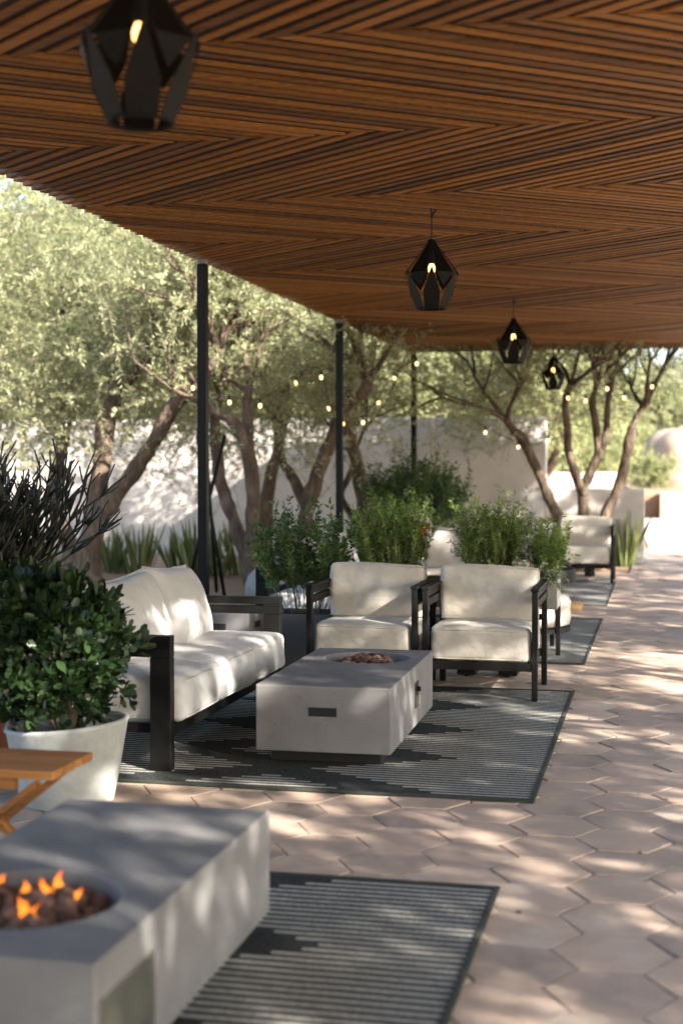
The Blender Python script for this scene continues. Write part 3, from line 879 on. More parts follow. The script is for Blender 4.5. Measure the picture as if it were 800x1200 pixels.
# ------------------------------------------------------------------ armchairs
def make_armchair(label):
    """faces -Y, origin on the floor under the middle of the front"""
    t = thing('armchair', label, 'armchair', (0, 0, 0), 0, 'cream armchairs with charcoal frames')
    W = .70; D = .76; M_ = MAT['metal']
    for s in (-1, 1):
        x = s * (W / 2 - .0175)
        m = MB(); m.box(x - .0175, x + .0175, 0, .055, 0, .665); m.build('leg', M_, t, bevel=.003)
        m = MB(); m.box(x - .0175, x + .0175, D - .055, D, 0, .66); m.build('leg', M_, t, bevel=.003)
        m = MB(); m.box(x - .024, x + .024, .0, D, .667, .685)
        m.box(x - .0155, x + .0155, .057, D - .057, .625, .664); m.box(x - .0155, x + .0155, .057, D - .057, .565, .61)
        m.build('armrest', M_, t, bevel=.003)
    m = MB()
    m.box(-W / 2 + .036, W / 2 - .036, .004, .05, .185, .235)
    m.box(-W / 2 + .036, W / 2 - .036, D - .05, D - .004, .185, .235)
    for s in (-1, 1):
        m.box(s * (W / 2 - .06) - .02, s * (W / 2 - .06) + .02, .052, D - .052, .19, .23)
    for k in range(5):
        m.box(-W / 2 + .082, W / 2 - .082, .10 + k * .125, .15 + k * .125, .20, .225)
    m.build('seat_frame', M_, t, bevel=.002)
    m = MB()
    for z in (.44, .53, .62): m.box(-W / 2 + .036, W / 2 - .036, D - .03, D - .008, z - .02, z + .02)
    m.build('back_frame', M_, t, bevel=.002)
    cushion('seat_cushion', .615, .66, .205, MAT['cream'], t, (0, .345, .338), rad=.034, puff=.008, seed=2.3, wrinkle=.008)
    cushion('back_cushion', -.0+.615, .18, .35, MAT['cream'], t, (0, .575, .598), rot=(-.16, 0, 0), rad=.032, puff=.014, seed=5.1, wrinkle=.008)
    return t
ch = make_armchair('cream armchair on the left of the pair behind the unlit fire table')
ch.location = (-1.805, 8.57, 0)
dup(ch, (-1.07, 8.55, 0), 0, 'cream armchair on the right of the pair, under the pendant lamp')
dup(ch, (-1.88, 12.85, 0), 0, 'sunlit pale armchair glimpsed between the herbs behind the front pair')
dup(ch, (-.90, 17.02, 0), 0, 'cream armchair at the far end near the olive tree and blade plant')

# ------------------------------------------------------------------ sofas (face +X, origin at front middle)
def make_sofa(label):
    t = thing('sofa', label, 'sofa', (0, 0, 0), 0, 'white sofas along the planting bed')
    M_ = MAT['metal']; L = 2.0; D = .82
    for s in (-1, 1):
        y0 = s * L / 2 - (.06 if s > 0 else 0); y1 = y0 + .06
        m = MB(); m.box(-.10, 0, y0, y1, 0, .538); m.build('leg', M_, t, bevel=.003)
        m = MB(); m.box(-D, -D + .10, y0, y1, 0, .538); m.build('leg', M_, t, bevel=.003)
        m = MB()
        m.box(-D, 0, y0, y1, .598, .64)
        m.box(-D, 0, y0, y1, .54, .584)
        m.box(-.10, 0, y0 + .001, y1 - .001, .5845, .5975); m.box(-D, -D + .30, y0 + .001, y1 - .001, .5845, .5975)
        m.build('armrest', M_, t, bevel=.002)
    m = MB()
    y0, y1 = -L / 2 + .062, L / 2 - .062
    m.box(-.05, -.005, y0, y1, .165, .222); m.box(-D, -D + .05, y0, y1, .165, .222)
    for k in range(7):
        y = y0 + (y1 - y0) * k / 6
        m.box(-D + .052, -.052, max(y0, y - .03), min(y1, y + .03), .175, .215)
    m.build('seat_frame', M_, t, bevel=.002)
    m = MB()
    for z in (.30, .42, .54): m.box(-D + .002, -D + .03, y0, y1, z - .022, z + .022)
    for k in range(3): m.box(-D + .031, -D + .05, -.5 + .5 * k - .03, -.5 + .5 * k + .03, .22, .56)
    m.build('back_frame', M_, t, bevel=.002)
    cw = (L - .13) / 3
    for k in range(3):
        y = -L / 2 + .065 + cw * (k + .5)
        cushion('seat_cushion', .74, cw - .006, .21, MAT['white'], t, (-.36 + .03, y, .33), rad=.04, puff=.026, seed=k * 2.7 + 1, wrinkle=.008)
    for k in range(2):
        y = -.23 + .77 * k
        cushion('back_pillow', .80, .25, .50, MAT['white'], t, (-.50, y, .612), rot=(-.33, (.06 if k else -.04), PI / 2 + (.03 if k else -.04)), rad=.05, knife=.07, seed=k * 4 + 9, wrinkle=.010)
    return t
sofa = make_sofa('white three seat sofa with black frame beside the unlit fire table')
sofa.location = (-2.215, 7.23, 0)
dup(sofa, (-2.22, 11.5, 0), 0, 'white sofa half hidden behind the cream armchairs and herbs')
dup(sofa, (-2.22, 15.9, 0), 0, 'farthest white sofa, showing between the green shrubs')
o = cushion('throw_pillow', .42, .16, .40, MAT['redfab'], None, (-2.50, 15.3, .60), rot=(-.3, 0, PI / 2), rad=.04, knife=.08, seed=20)
tag(o, 'small red pillow on the farthest white sofa', 'pillow')
o = cushion('throw_pillow', .40, .15, .38, MAT['cream'], None, (-2.0, 13.5, .635), rot=(-.15, .1, 0), rad=.04, knife=.08, seed=23)
tag(o, 'small pale pillow on the chair behind the front pair', 'pillow')

# ------------------------------------------------------------------ tub chair (seen from behind, faces +Y)
def tub_chair():
    t = thing('tub_chair', 'rounded tub chair with cream seat and curved arm band on the third rug', 'chair', (-1.0, 10.86, 0))
    M_ = MAT['metal']
    R0 = .345
    for a in (-42, 222, 60, 120):
        q = math.radians(a); x, y = R0 * math.cos(q), R0 * math.sin(q)
        m = MB(); m.box(x - .017, x + .017, y - .017, y + .017, 0, .60); m.build('leg', M_, t, bevel=.003)
    m = MB()
    for i in range(40):
        q0, q1 = 2 * PI * i / 40, 2 * PI * (i + 1) / 40
        def P(r, q, z): return (r * math.cos(q), r * math.sin(q), z)
        m.add([P(.27, q0, .17), P(.335, q0, .17), P(.335, q1, .17), P(.27, q1, .17), P(.27, q0, .205), P(.335, q0, .205), P(.335, q1, .205), P(.27, q1, .205)],
              [(0, 3, 2, 1), (4, 5, 6, 7), (1, 2, 6, 5), (0, 4, 7, 3)])
    m.build('seat_frame', M_, t, smooth=False)
    # arm band, open at the front (+Y)
    m = MB(); n_ = 44
    for i in range(n_):
        q0 = math.radians(-232 + 284 * i / n_); q1 = math.radians(-232 + 284 * (i + 1) / n_)
        def P(r, q, z): return (r * math.cos(q), r * math.sin(q), z)
        fs = [(0, 3, 2, 1), (4, 5, 6, 7), (1, 2, 6, 5), (0, 4, 7, 3)]
        if i == 0: fs.append((0, 1, 5, 4))
        if i == n_ - 1: fs.append((2, 3, 7, 6))
        m.add([P(.338, q0, .545), P(.372, q0, .545), P(.372, q1, .545), P(.338, q1, .545), P(.338, q0, .64), P(.372, q0, .64), P(.372, q1, .64), P(.338, q1, .64)], fs)
    m.build('arm_band', M_, t)
    m = MB()
    prof = [(.02, .205), (.27, .206), (.325, .222), (.335, .26), (.338, .30), (.33, .335), (.332, .345), (.335, .39), (.315, .425), (.25, .445), (.02, .455)]
    m.lathe(prof, 48, close=True)
    m.build('seat_cushion', MAT['cream'], t, smooth=True)
    cushion('back_pillow', .44, .15, .24, MAT['tan'], t, (.03, -.20, .52), rot=(.12, 0, 0), rad=.05, puff=.03, seed=31)
    return t
tub_chair()

# ------------------------------------------------------------------ planters
def box_planter(m, x0, x1, y0, y1, z0, z1, th=.025):
    m.box(x0, x1, y0, y0 + th, z0, z1); m.box(x0, x1, y1 - th, y1, z0, z1)
    m.box(x0, x0 + th, y0 + th, y1 - th, z0, z1); m.box(x1 - th, x1, y0 + th, y1 - th, z0, z1)
    m.box(x0 + th, x1 - th, y0 + th, y1 - th, z0, z0 + th)

def trough(loc, label, W=1.5, mat='palebox'):
    t = thing('planter_trough', label, 'planter', loc, 0, 'long raised herb troughs behind the chairs')
    m = MB(); box_planter(m, -W / 2, W / 2, -.16, .16, .47, .66); m.build('trough', MAT[mat], t, bevel=.004)
    m = MB(); m.box(-W / 2 + .026, W / 2 - .026, -.134, .134, .48, .63); m.build('soil', MAT['soil'], t)
    for x in (-.60, .14, .42):
        m = MB(); m.box(x - .062, x + .062, -.10, .10, .012, .468); m.box(x - .01, x + .01, -.102, .102, 0, .011)
        m.build('leg', MAT['metal'], t)
    return t
trough((-1.42, 9.62, 0), 'long pale herb trough on dark legs behind the front armchairs')
trough((-1.30, 18.2, 0), 'long trough on dark legs behind the farthest armchair', 1.3)

def bushy_stems(name, label, cat, loc, nst, hmin, hmax, spread, basew, mats, per=70, leafL=.032, leafW=.008, group=None, seed=1, lean=.35, bare=.15, sp=1.0, taper=True):
    rng = np.random.default_rng(seed)
    L = Leaves(rng)
    B = np.column_stack([rng.uniform(-basew[0], basew[0], nst), rng.uniform(-basew[1], basew[1], nst), np.full(nst, 0.0)])
    D = np.column_stack([B[:, 0] / max(basew[0], .01) * spread[0] + rng.normal(0, lean * .35, nst), B[:, 1] / max(basew[1], .01) * spread[1] + rng.normal(0, lean * .35, nst), np.ones(nst)])
    ln = rng.uniform(hmin, hmax, nst)
    off = np.abs(B[:, 0]) / max(basew[0], .01)
    if taper: ln = ln * (1 - .22 * off ** 2)
    L.shoots(B, D, ln, per, leafL, leafW, curve=rng.uniform(-.12, .05, nst), spread=sp, twig=.0035, start=bare)
    # side sprigs
    k = nst * 3
    idx = rng.integers(0, nst, k); tt = rng.uniform(.3, .9, k)
    Bs = B[idx] + nrm(D[idx]) * (ln[idx] * tt)[:, None]
    Ds = nrm(D[idx]) * .8 + np.column_stack([rng.normal(0, .55, k), rng.normal(0, .55, k), rng.uniform(0, .4, k)])
    L.shoots(Bs, Ds, rng.uniform(.08, .22, k) * hmax / .6, max(10, per // 3), leafL, leafW, curve=.05, spread=sp, twig=.002, start=.1)
    o = L.build(name, mats)
    o.location = loc
    return tag(o, label, cat, group)
RM = [MAT['rosemary'], MAT['twig']]; DR = [MAT['darkrose'], MAT['twig']]
bushy_stems('rosemary_bush', 'upright green herb bush behind the left cream armchair', 'plant', (-1.82, 9.62, .60), 80, .40, .64, (.16, .2), (.19, .11), RM, seed=2, per=80, lean=.22)
bushy_stems('rosemary_bush', 'bright green herb bush behind the right cream armchair', 'plant', (-1.13, 9.62, .60), 70, .36, .64, (.12, .2), (.155, .11), RM, seed=3, per=80, lean=.22)
bushy_stems('rosemary_bush', 'smaller herb bush at the right end of the pale trough', 'plant', (-.78, 9.62, .60), 40, .26, .50, (.2, .3), (.075, .11), RM, seed=4, per=70, lean=.22)
# white-flecked trailing herb
def trailing(name, label, loc, n, seed):
    rng = np.random.default_rng(seed); L = Leaves(rng)
    B = np.column_stack([rng.uniform(-.32, .10, n), rng.uniform(-.12, -.04, n), rng.uniform(0, .02, n)])
    D = np.column_stack([rng.normal(.08, .35, n), rng.uniform(-.9, .1, n), rng.uniform(.2, 1.0, n)])
    L.shoots(B, D, rng.uniform(.10, .24, n), 46, .022, .011, curve=rng.uniform(-1.0, -.1, n), spread=1.1, twig=.002)
    o = L.build(name, [MAT['sage'], MAT['twig']]); o.location = loc
    return tag(o, label, 'plant')
trailing('trailing_herb', 'silvery trailing herb spilling over the right end of the pale trough', (-.80, 9.56, .65), 120, 8)

# square planter at the sofa end
t = thing('planter_box', 'dark grey square planter between the white sofa and the left armchair', 'planter', (-2.40, 9.55, 0), .03)
m = MB(); box_planter(m, -.21, .21, -.2, .2, 0, .41); m.build('box', MAT['greybox'], t, bevel=.005)
m = MB(); m.box(-.184, .184, -.174, .174, .03, .375); m.build('soil', MAT['soil'], t)
bushy_stems('leafy_shrub', 'dark leafy shrub on bare stems in the dark grey square planter', 'plant', (-2.43, 9.53, .36), 46, .50, .84, (.30, .3), (.15, .13), DR, seed=6, bare=.42, leafL=.046, leafW=.016, per=60)
t = thing('planter_box', 'dark planter box under the tall dark shrub in the distance', 'planter', (-2.72, 17.05, 0), .0)
m = MB(); box_planter(m, -.62, .62, -.22, .22, 0, .64); m.build('box', MAT['greybox'], t, bevel=.005)
m = MB(); m.box(-.59, .59, -.19, .19, .03, .60); m.build('soil', MAT['soil'], t)
bushy_stems('leafy_shrub', 'tall dark green shrub in the distant dark planter box', 'plant', (-2.92, 17.05, .58), 85, .55, .98, (.36, .3), (.40, .15), DR, seed=7, bare=.12, leafL=.06, leafW=.014, per=80, lean=.3)

# white pot with jade bush
def jade():
    t = thing('plant_pot', 'large whitewashed round pot with sloping rim beside the sofa', 'plant pot', (-2.46, 5.62, 0))
    m = MB()
    prof = [(.188, 0.0), (.196, .01), (.226, .16), (.255, .325), (.262, .335), (.257, .345), (.240, .345), (.234, .33), (.22, .26)]
    m.lathe(prof, 48, tilt=.09)
    m.build('pot', MAT['pot'], t, smooth=True)
    m = MB(); m.lathe([(.225, .262), (.12, .285), (.01, .29)], 32); m.build('soil', MAT['soil'], t, smooth=True)
    rng = np.random.default_rng(21); L = Leaves(rng)
    st = MB()
    tips = []
    c = np.array([-.06, 0, .615])
    for k in range(330):
        d = rng.normal(size=3); d /= np.linalg.norm(d)
        if d[2] < -.8: d[2] *= -.6
        r = rng.uniform(.45, 1.0) ** .5
        bump_ = 1 + .30 * mnoise.noise(Vector(d) * 2.4)
        p_ = c + d * np.array([.275, .27, .30]) * r * bump_
        if k % 5 == 0: p_ = p_ + np.array([-.17, .05, .10]) + rng.normal(0, .05, 3)
        if k % 9 == 0: p_ = p_ + d * rng.uniform(.03, .12)
        tips.append((p_, d))
    for k in range(26):
        a = 2 * PI * rng.random(); p_ = np.array([.03 * math.cos(a), .03 * math.sin(a), .27])
        tp, _ = tips[rng.integers(0, len(tips))]
        mid = (p_ * .55 + tp * .45) + np.array([0, 0, .02])
        st.tube([tuple(p_), tuple(mid), tuple(p_ * .1 + tp * .9)], [.013, .009, .004], 6)
    st.tube([(0, 0, .26), (.01, 0, .33), (.03, .01, .40)], [.035, .028, .02], 8)
    for (p_, d) in tips:
        nl = rng.integers(16, 24)
        P = p_ + rng.normal(0, .018, (nl, 3))
        up = np.array([0, 0, 1.0])
        D = d * .7 + up * .45 + rng.normal(0, .75, (nl, 3))
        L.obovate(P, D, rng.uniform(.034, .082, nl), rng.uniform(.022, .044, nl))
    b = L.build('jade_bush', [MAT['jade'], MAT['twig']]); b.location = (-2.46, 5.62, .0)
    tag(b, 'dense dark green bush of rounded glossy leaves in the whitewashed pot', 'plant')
    st.build('stems', MAT['twig'], b, smooth=True)
jade()

# terracotta planter with pencil cactus
def pencil():
    t = thing('plant_pot', 'terracotta planter with dark rim at the left edge', 'plant pot', (-3.17, 6.05, 0))
    m = MB(); m.lathe([(.20, 0), (.21, .01), (.255, .42), (.262, .43), (.262, .47)], 40); m.build('pot', MAT['terracotta'], t, smooth=True)
    m = MB(); m.lathe([(.266, .43), (.27, .44), (.27, .485), (.262, .49), (.235, .49), (.23, .42)], 40); m.build('rim', MAT['black'], t, smooth=True)
    m = MB(); m.lathe([(.232, .43), (.02, .45)], 24); m.build('soil', MAT['soil'], t)
    rng = random.Random(12)
    mb = MB()
    def grow(p_, d, r, ln, lvl):
        q = p_ + d * ln
        mid = (p_ + q) / 2 + Vector((rng.gauss(0, .012), rng.gauss(0, .012), 0))
        mb.tube([p_, mid, q], [r, r * .92, r * .8], 5, cap=(lvl == 0))
        if lvl == 0: return
        for _ in range(rng.choice((2, 3, 3, 4)) if lvl > 1 else rng.choice((2, 3, 4))):
            nd = (d + Vector((rng.gauss(0, .34), rng.gauss(0, .34), rng.gauss(.25, .22)))).normalized()
            grow(q, nd, r * .76, ln * rng.uniform(.62, .95), lvl - 1)
    for k in range(30):
        a = 2 * PI * k / 30
        d = Vector((math.cos(a) * .26 - .08 + rng.gauss(0, .12), math.sin(a) * .30 + rng.gauss(0, .12), 1)).normalized()
        grow(Vector((.10 * math.cos(a), .10 * math.sin(a), .42)), d, .014, .25 + rng.random() * .09, 4)
    o = mb.build('pencil_cactus', MAT['pencil'], smooth=True); o.location = (-3.17, 6.05, 0)
    tag(o, 'dark pencil cactus of thin branching stems in the terracotta planter', 'plant')
pencil()

# ------------------------------------------------------------------ folding teak table
t = thing('folding_table', 'small slatted teak folding table with crossed legs in front of the white pot', 'table', (-2.21, 4.39, 0))
m = MB()
for k in range(4):
    y = -.162 + k * .0825
    m.box(-.31, .31, y, y + .0775, .424, .452)
m.build('table_top', MAT['teak'], t, bevel=.003)
for y in (-.1325, .1325):
    m = MB(); m.box(-.27, .17, y - .0125, y + .0125, .385, .422); m.build('rail', MAT['teak'], t, bevel=.002)
for (y, s) in ((-.128, 1), (-.095, -1), (.095, -1), (.128, 1)):
    m = MB(); m.bar((.24 * s, y, .405 if s > 0 else .384), (-.25 * s, y, .015), .022, .042, (0, 1, 0)); m.build('leg', MAT['teak'], t, bevel=.002)
m = MB(); m.tube([(0, -.14, .205), (0, .14, .205)], .006, 8); m.build('pivot_rod', MAT['metal'], t)

# tank side table behind the sofa
t = thing('side_table', 'small grey concrete cube table with a handle slot behind the sofa arm', 'side table', (-2.78, 8.92, 0))
m = MB(); m.box(-.21, .21, -.21, .21, .0, .475); m.build('table_body', MAT['concrete'], t, bevel=.006)
m = MB(); m.box(.207, .2125, -.06, .06, .37, .41); m.build('handle_slot', MAT['black'], t)
m = MB(); m.box(-.06, .06, -.2125, -.207, .37, .41); m.build('handle_slot', MAT['black'], t)

# tripod of poles in the bed
t = thing('pole_tripod', 'tall tripod of three dark poles crossed near the top in the planting bed', 'tripod', (-4.80, 14.8, 0))
for (a, b_) in (((-.24, -.12, 0), (.16, .05, 1.74)), ((.21, -.14, 0), (-.16, .06, 1.74)), ((-.02, .30, 0), (-.02, -.10, 1.76))):
    m = MB(); m.tube([a, tuple((Vector(a) + Vector(b_)) / 2), b_], .021, 8); m.build('pole', MAT['metal'], t, smooth=True)
m = MB(); m.tube([(.035 * math.cos(i), .035 * math.sin(i), 1.16 + .004 * i) for i in range(20)], .006, 5); m.build('lashing', MAT['black'], t)

# pale rock beside the second tree
def rock(name, label, loc, sc, mat, seed, cat='boulder', sub=4):
    bm = bmesh.new(); bmesh.ops.create_icosphere(bm, subdivisions=sub, radius=1)
    for v in bm.verts:
        n_ = v.co.normalized()
        f = 1 + .22 * mnoise.noise(n_ * 1.3 + Vector((seed, 0, 0))) + .08 * mnoise.noise(n_ * 4 + Vector((0, seed, 0)))
        v.co = Vector((n_.x * sc[0], n_.y * sc[1], n_.z * sc[2])) * f
    me = bpy.data.meshes.new(name); bm.to_mesh(me); bm.free(); me.materials.append(mat)
    me.polygons.foreach_set('use_smooth', [True] * len(me.polygons))
    o = bpy.data.objects.new(name, me); link(o); o.location = loc
    return tag(o, label, cat)
rock('garden_rock', 'pale grey rock at the foot of the multi stemmed tree', (-3.86, 14.1, .16), (.30, .26, .30), MAT['palebox'], 4)
rock('boulder', 'huge rounded tan boulder in the bright distance', (.55, 50, 1.0), (1.55, 1.5, 1.75), MAT['boulder'], 2.4)
for i, (x, y, s, lab) in enumerate(((-.8, 19.5, .07, 'fist sized stone in the dirt left of the blade plant'), (-1.25, 19.9, .09, 'small stone near the far trunk base'))):
    rock('stone', lab, (x, y, .02), (s * 1.4, s, s * .7), MAT['boulder'], i + 11, 'stone', 2)

# ------------------------------------------------------------------ blade plants
def blade_plant(name, seed, n=26, h=(.55, .95), spread=.35, w=.055):
    rng = random.Random(seed); m = MB()
    for k in range(n):
        a = rng.random() * 2 * PI; r = rng.random() ** .5 * .14
        b = Vector((r * math.cos(a), r * math.sin(a), 0))
        lean = spread * rng.uniform(.2, 1.0)
        d = Vector((math.cos(a) * lean + rng.gauss(0, .06), math.sin(a) * lean + rng.gauss(0, .06), 1)).normalized()
        ln = rng.uniform(*h)
        tw = rng.random() * PI
        sd_ = Vector((math.cos(tw), math.sin(tw), 0)); sd_ = (sd_ - d * sd_.dot(d)).normalized(); nn = d.cross(sd_)
        vs_ = []; fs = []
        K = 5
        for i in range(K + 1):
            q = i / K
            wd = w * (.55 + .75 * q - 1.25 * q ** 3) if i < K else .002
            c = b + d * ln * q + Vector((0, 0, -.12 * lean * ln * q * q)) + Vector((math.cos(a), math.sin(a), 0)) * .10 * ln * lean * q * q
            vs_ += [c - sd_ * wd / 2 , c - nn * wd * .18, c + sd_ * wd / 2]
        for i in range(K):
            for j in range(2):
                fs.append((i * 3 + j, i * 3 + j + 1, i * 3 + j + 4, i * 3 + j + 3))
        m.add(vs_, fs, rng.random())
    return m.build(name, MAT['snake'], smooth=True)
SNK = [(-8.9, 20.2), (-8.55, 20.5), (-8.2, 20.3), (-7.9, 20.45), (-7.6, 20.2), (-7.3, 20.4), (-7.0, 20.3), (-6.75, 20.1), (-6.5, 20.4), (-6.25, 20.2), (-5.75, 20.3), (-5.45, 20.1), (-9.3, 20.4), (-9.7, 20.3), (-4.9, 20.3)]
protos = []
for i, (x, y) in enumerate(SNK):
    if i < 4:
        o = blade_plant('blade_plant', 40 + i); protos.append(o)
    else:
        o = protos[i % 4].copy(); COL.objects.link(o)
    o.location = (x * .86, y - 2.9 + .5 * ((i * 3) % 4) / 3, -.03); o.rotation_euler = (0, 0, i * 1.3); s = .66 + .26 * ((i * 7) % 5) / 4 - (.16 if x < -7.9 else 0); o.scale = (.95, .95, s)
    tag(o, 'upright yellow green blade plant in the row in front of the tall pale wall', 'plant', 'blade plants in a row along the tall wall')
o = blade_plant('blade_plant', 61, 40, (.50, .85), .36, .075); o.location = (-.5, 20.45, -.03)
tag(o, 'single blade leaved plant in front of the low grey wall by the path', 'plant')

# fallen leaves and petals on the paving: nobody could count them
def litter():
    rng = np.random.default_rng(5); L = Leaves(rng)
    n = 420
    P = np.column_stack([rng.uniform(-3.4, 2.6, n), 2.6 + 16 * rng.random(n) ** 1.4, np.full(n, .0045) + rng.random(n) * .004])
    on_rug = (P[:, 0] < -.5) & (((P[:, 1] - 1.8) % 4.22) < 2.98)
    P = P[~on_rug]
    n = len(P)
    D = np.column_stack([rng.normal(size=n), rng.normal(size=n), rng.normal(0, .05, n)])
    D = nrm(D); S = np.column_stack([-D[:, 1], D[:, 0], np.zeros(n)])
    ln = rng.uniform(.018, .05, n)[:, None]; w_ = rng.uniform(.006, .014, n)[:, None]
    V = np.empty((n, 4, 3)); V[:, 0] = P; V[:, 1] = P + D * ln * .45 + S * w_; V[:, 2] = P + D * ln + np.array([0, 0, .004]); V[:, 3] = P + D * ln * .45 - S * w_
    L.put(V.reshape(-1, 3), np.arange(n * 4).reshape(n, 4), rng.random(n), 0)
    o = L.build('fallen_leaves', [MAT['dryleaf']])
    tag(o, 'small dry fallen leaves scattered over the hexagonal paving', 'leaves', None, 'stuff')
litter()

# ------------------------------------------------------------------ trees
def spline(pts, k=4):
    pts = [Vector(p_) for p_ in pts]; out = []
    for i in range(len(pts) - 1):
        p0 = pts[max(i - 1, 0)]; p1 = pts[i]; p2 = pts[i + 1]; p3 = pts[min(i + 2, len(pts) - 1)]
        for j in range(k):
            t_ = j / k
            out.append(.5 * ((2 * p1) + (p2 - p0) * t_ + (2 * p0 - 5 * p1 + 4 * p2 - p3) * t_ ** 2 + (3 * p1 - p0 - 3 * p2 + p3) * t_ ** 3))
    out.append(pts[-1]); return out

def tree(name, label, limbs, fills, seed, group, nsh=420, per=34, leafL=.062, leafW=.015, mat='olive', cat='tree', whips=0, origin=None, branch=1.0, shootL=(.35, .8), hole=(1.15, -.22), clump=(.09, .30)):
    """limbs: list of (points, r0, r1); fills: list of (centre, radii, number of shoots)"""
    rng = random.Random(seed); nr = np.random.default_rng(seed)
    base = Vector(origin if origin else limbs[0][0][0]); base.z = 0
    t = thing(name, label, cat, base, 0, group)
    mb = MB(); seeds = []
    def sub(p_, d, r, ln, lvl):
        pts = [p_]; dd = d.copy(); q = p_.copy()
        for i in range(4):
            dd = (dd + Vector((rng.gauss(0, .2), rng.gauss(0, .2), rng.gauss(.06, .16)))).normalized()
            q = q + dd * ln / 4; pts.append(q.copy())
            if lvl <= 1: seeds.append((q.copy(), dd.copy()))
        mb.tube(pts, [r * (1 - .16 * i) for i in range(5)], 6, wob=.1)
        if lvl > 0:
            for _ in range(3):
                i = rng.choice((2, 3, 4))
                nd = (dd + Vector((rng.gauss(0, .7), rng.gauss(0, .7), rng.gauss(.25, .4)))).normalized()
                sub(pts[i], nd, r * .55, ln * .72, lvl - 1)
    for (pts, r0, r1) in limbs:
        sp = [v - base for v in spline(pts)]
        n_ = len(sp)
        rad = [r0 + (r1 - r0) * i / (n_ - 1) for i in range(n_)]
        if sp[0].z < .2: rad = [r * (1 + .55 * math.exp(-max(0, v.z) * 5)) for r, v in zip(rad, sp)]
        mb.tube(sp, [r * .86 for r in rad], 12, wob=.42)
        d = (sp[-1] - sp[-3]).normalized()
        for k in range(4):
            nd = (d + Vector((rng.gauss(0, .65), rng.gauss(0, .65), rng.gauss(.35, .3)))).normalized()
            sub(sp[-1] - d * .03 * k, nd, r1 * .6, rng.uniform(.7, 1.1) * branch, 1)
    mb.build('trunk', MAT['bark'], t, smooth=True)
    L = Leaves(nr)
    if seeds:
        idx = nr.integers(0, len(seeds), nsh)
        B = np.array([tuple(seeds[i][0]) for i in idx]) + nr.normal(0, .05, (nsh, 3)); D = np.array([tuple(seeds[i][1]) for i in idx]) * .6 + nr.normal(0, .6, (nsh, 3)) + np.array([0, 0, .35])
        L.shoots(B, D, nr.uniform(*shootL, nsh), per, leafL, leafW, curve=nr.uniform(-.35, .2, nsh), twig=.004)
    for (c, r, k) in fills:
        d = nrm(nr.normal(size=(k, 3))); rr = nr.random(k) ** (1 / 2.2)
        B = np.array(c) - np.array(tuple(base)) + d * np.array(r) * rr[:, None]
        nc = max(3, int(k * clump[0]))                       # shoots gather in clumps
        idx = nr.integers(0, nc, k)
        B = np.where((nr.random(k) < .85)[:, None], B[:nc][idx] + nr.normal(0, clump[1], (k, 3)), B)
        # clumps: drop shoots where a noise field is low, so sky and shade show through
        keep = np.array([mnoise.noise(Vector(b_) * hole[0] + Vector((seed, 0, 0))) > hole[1] for b_ in B])
        B = B[keep]; d = d[keep]; k = len(B)
        D = d * .7 + nr.normal(0, .55, (k, 3)) + np.array([0, 0, .3])
        L.shoots(B, D, nr.uniform(*shootL, k), per, leafL, leafW, curve=nr.uniform(-.5, .15, k), twig=.004)
    if whips:
        idx = nr.integers(0, len(seeds), whips)
        B = np.array([tuple(seeds[i][0]) for i in idx]); D = nr.normal(0, .16, (whips, 3)) + np.array([0, 0, 1])
        L.shoots(B, D, nr.uniform(.8, 1.5, whips), 26, leafL, leafW, curve=0, twig=.008, start=.25)
    L.build('crown', [MAT[mat], MAT['twig']], t)
    return t
GB = 'olive trees in the planting bed'
T1 = tree('olive_tree', 'large olive tree with a forked trunk behind the white sofa', [
    ([(-6.39, 15.2, -.05), (-6.4, 15.25, .38), (-6.34, 15.3, .77), (-6.3, 15.35, 1.26), (-6.26, 15.4, 1.75), (-6.2, 15.45, 2.1), (-6.06, 15.5, 2.36), (-5.85, 15.5, 2.56)], .17, .10),
    ([(-6.36, 15.28, .66), (-6.06, 15.22, 1.07), (-5.77, 15.14, 1.36), (-5.49, 15.06, 1.74), (-5.26, 14.98, 2.07), (-5.06, 14.9, 2.25), (-4.81, 14.82, 2.43), (-4.66, 14.74, 2.68)], .125, .075)],
    [((-6.5, 15.4, 3.8), (2.1, 1.6, 1.8), 950), ((-4.9, 14.8, 3.7), (1.4, 1.2, 1.2), 330), ((-6.9, 15.6, 2.25), (2.1, 1.2, .6), 480)], 1, GB, nsh=420, whips=40)
tree('olive_tree', 'darker slender olive tree behind the pencil cactus', [
    ([(-7.15, 16.8, -.05), (-7.33, 16.8, .45), (-7.51, 16.8, .86), (-7.46, 16.8, 1.35), (-7.39, 16.8, 1.78), (-7.33, 16.8, 2.11), (-7.2, 16.8, 2.45)], .13, .08)],
    [((-8.2, 16.3, 3.6), (1.9, 1.7, 2.1), 1000), ((-8.1, 16.4, 2.0), (1.7, 1.2, .6), 400), ((-7.2, 18.2, 2.1), (2.2, .9, .6), 380)], 2, GB, nsh=300, whips=14)
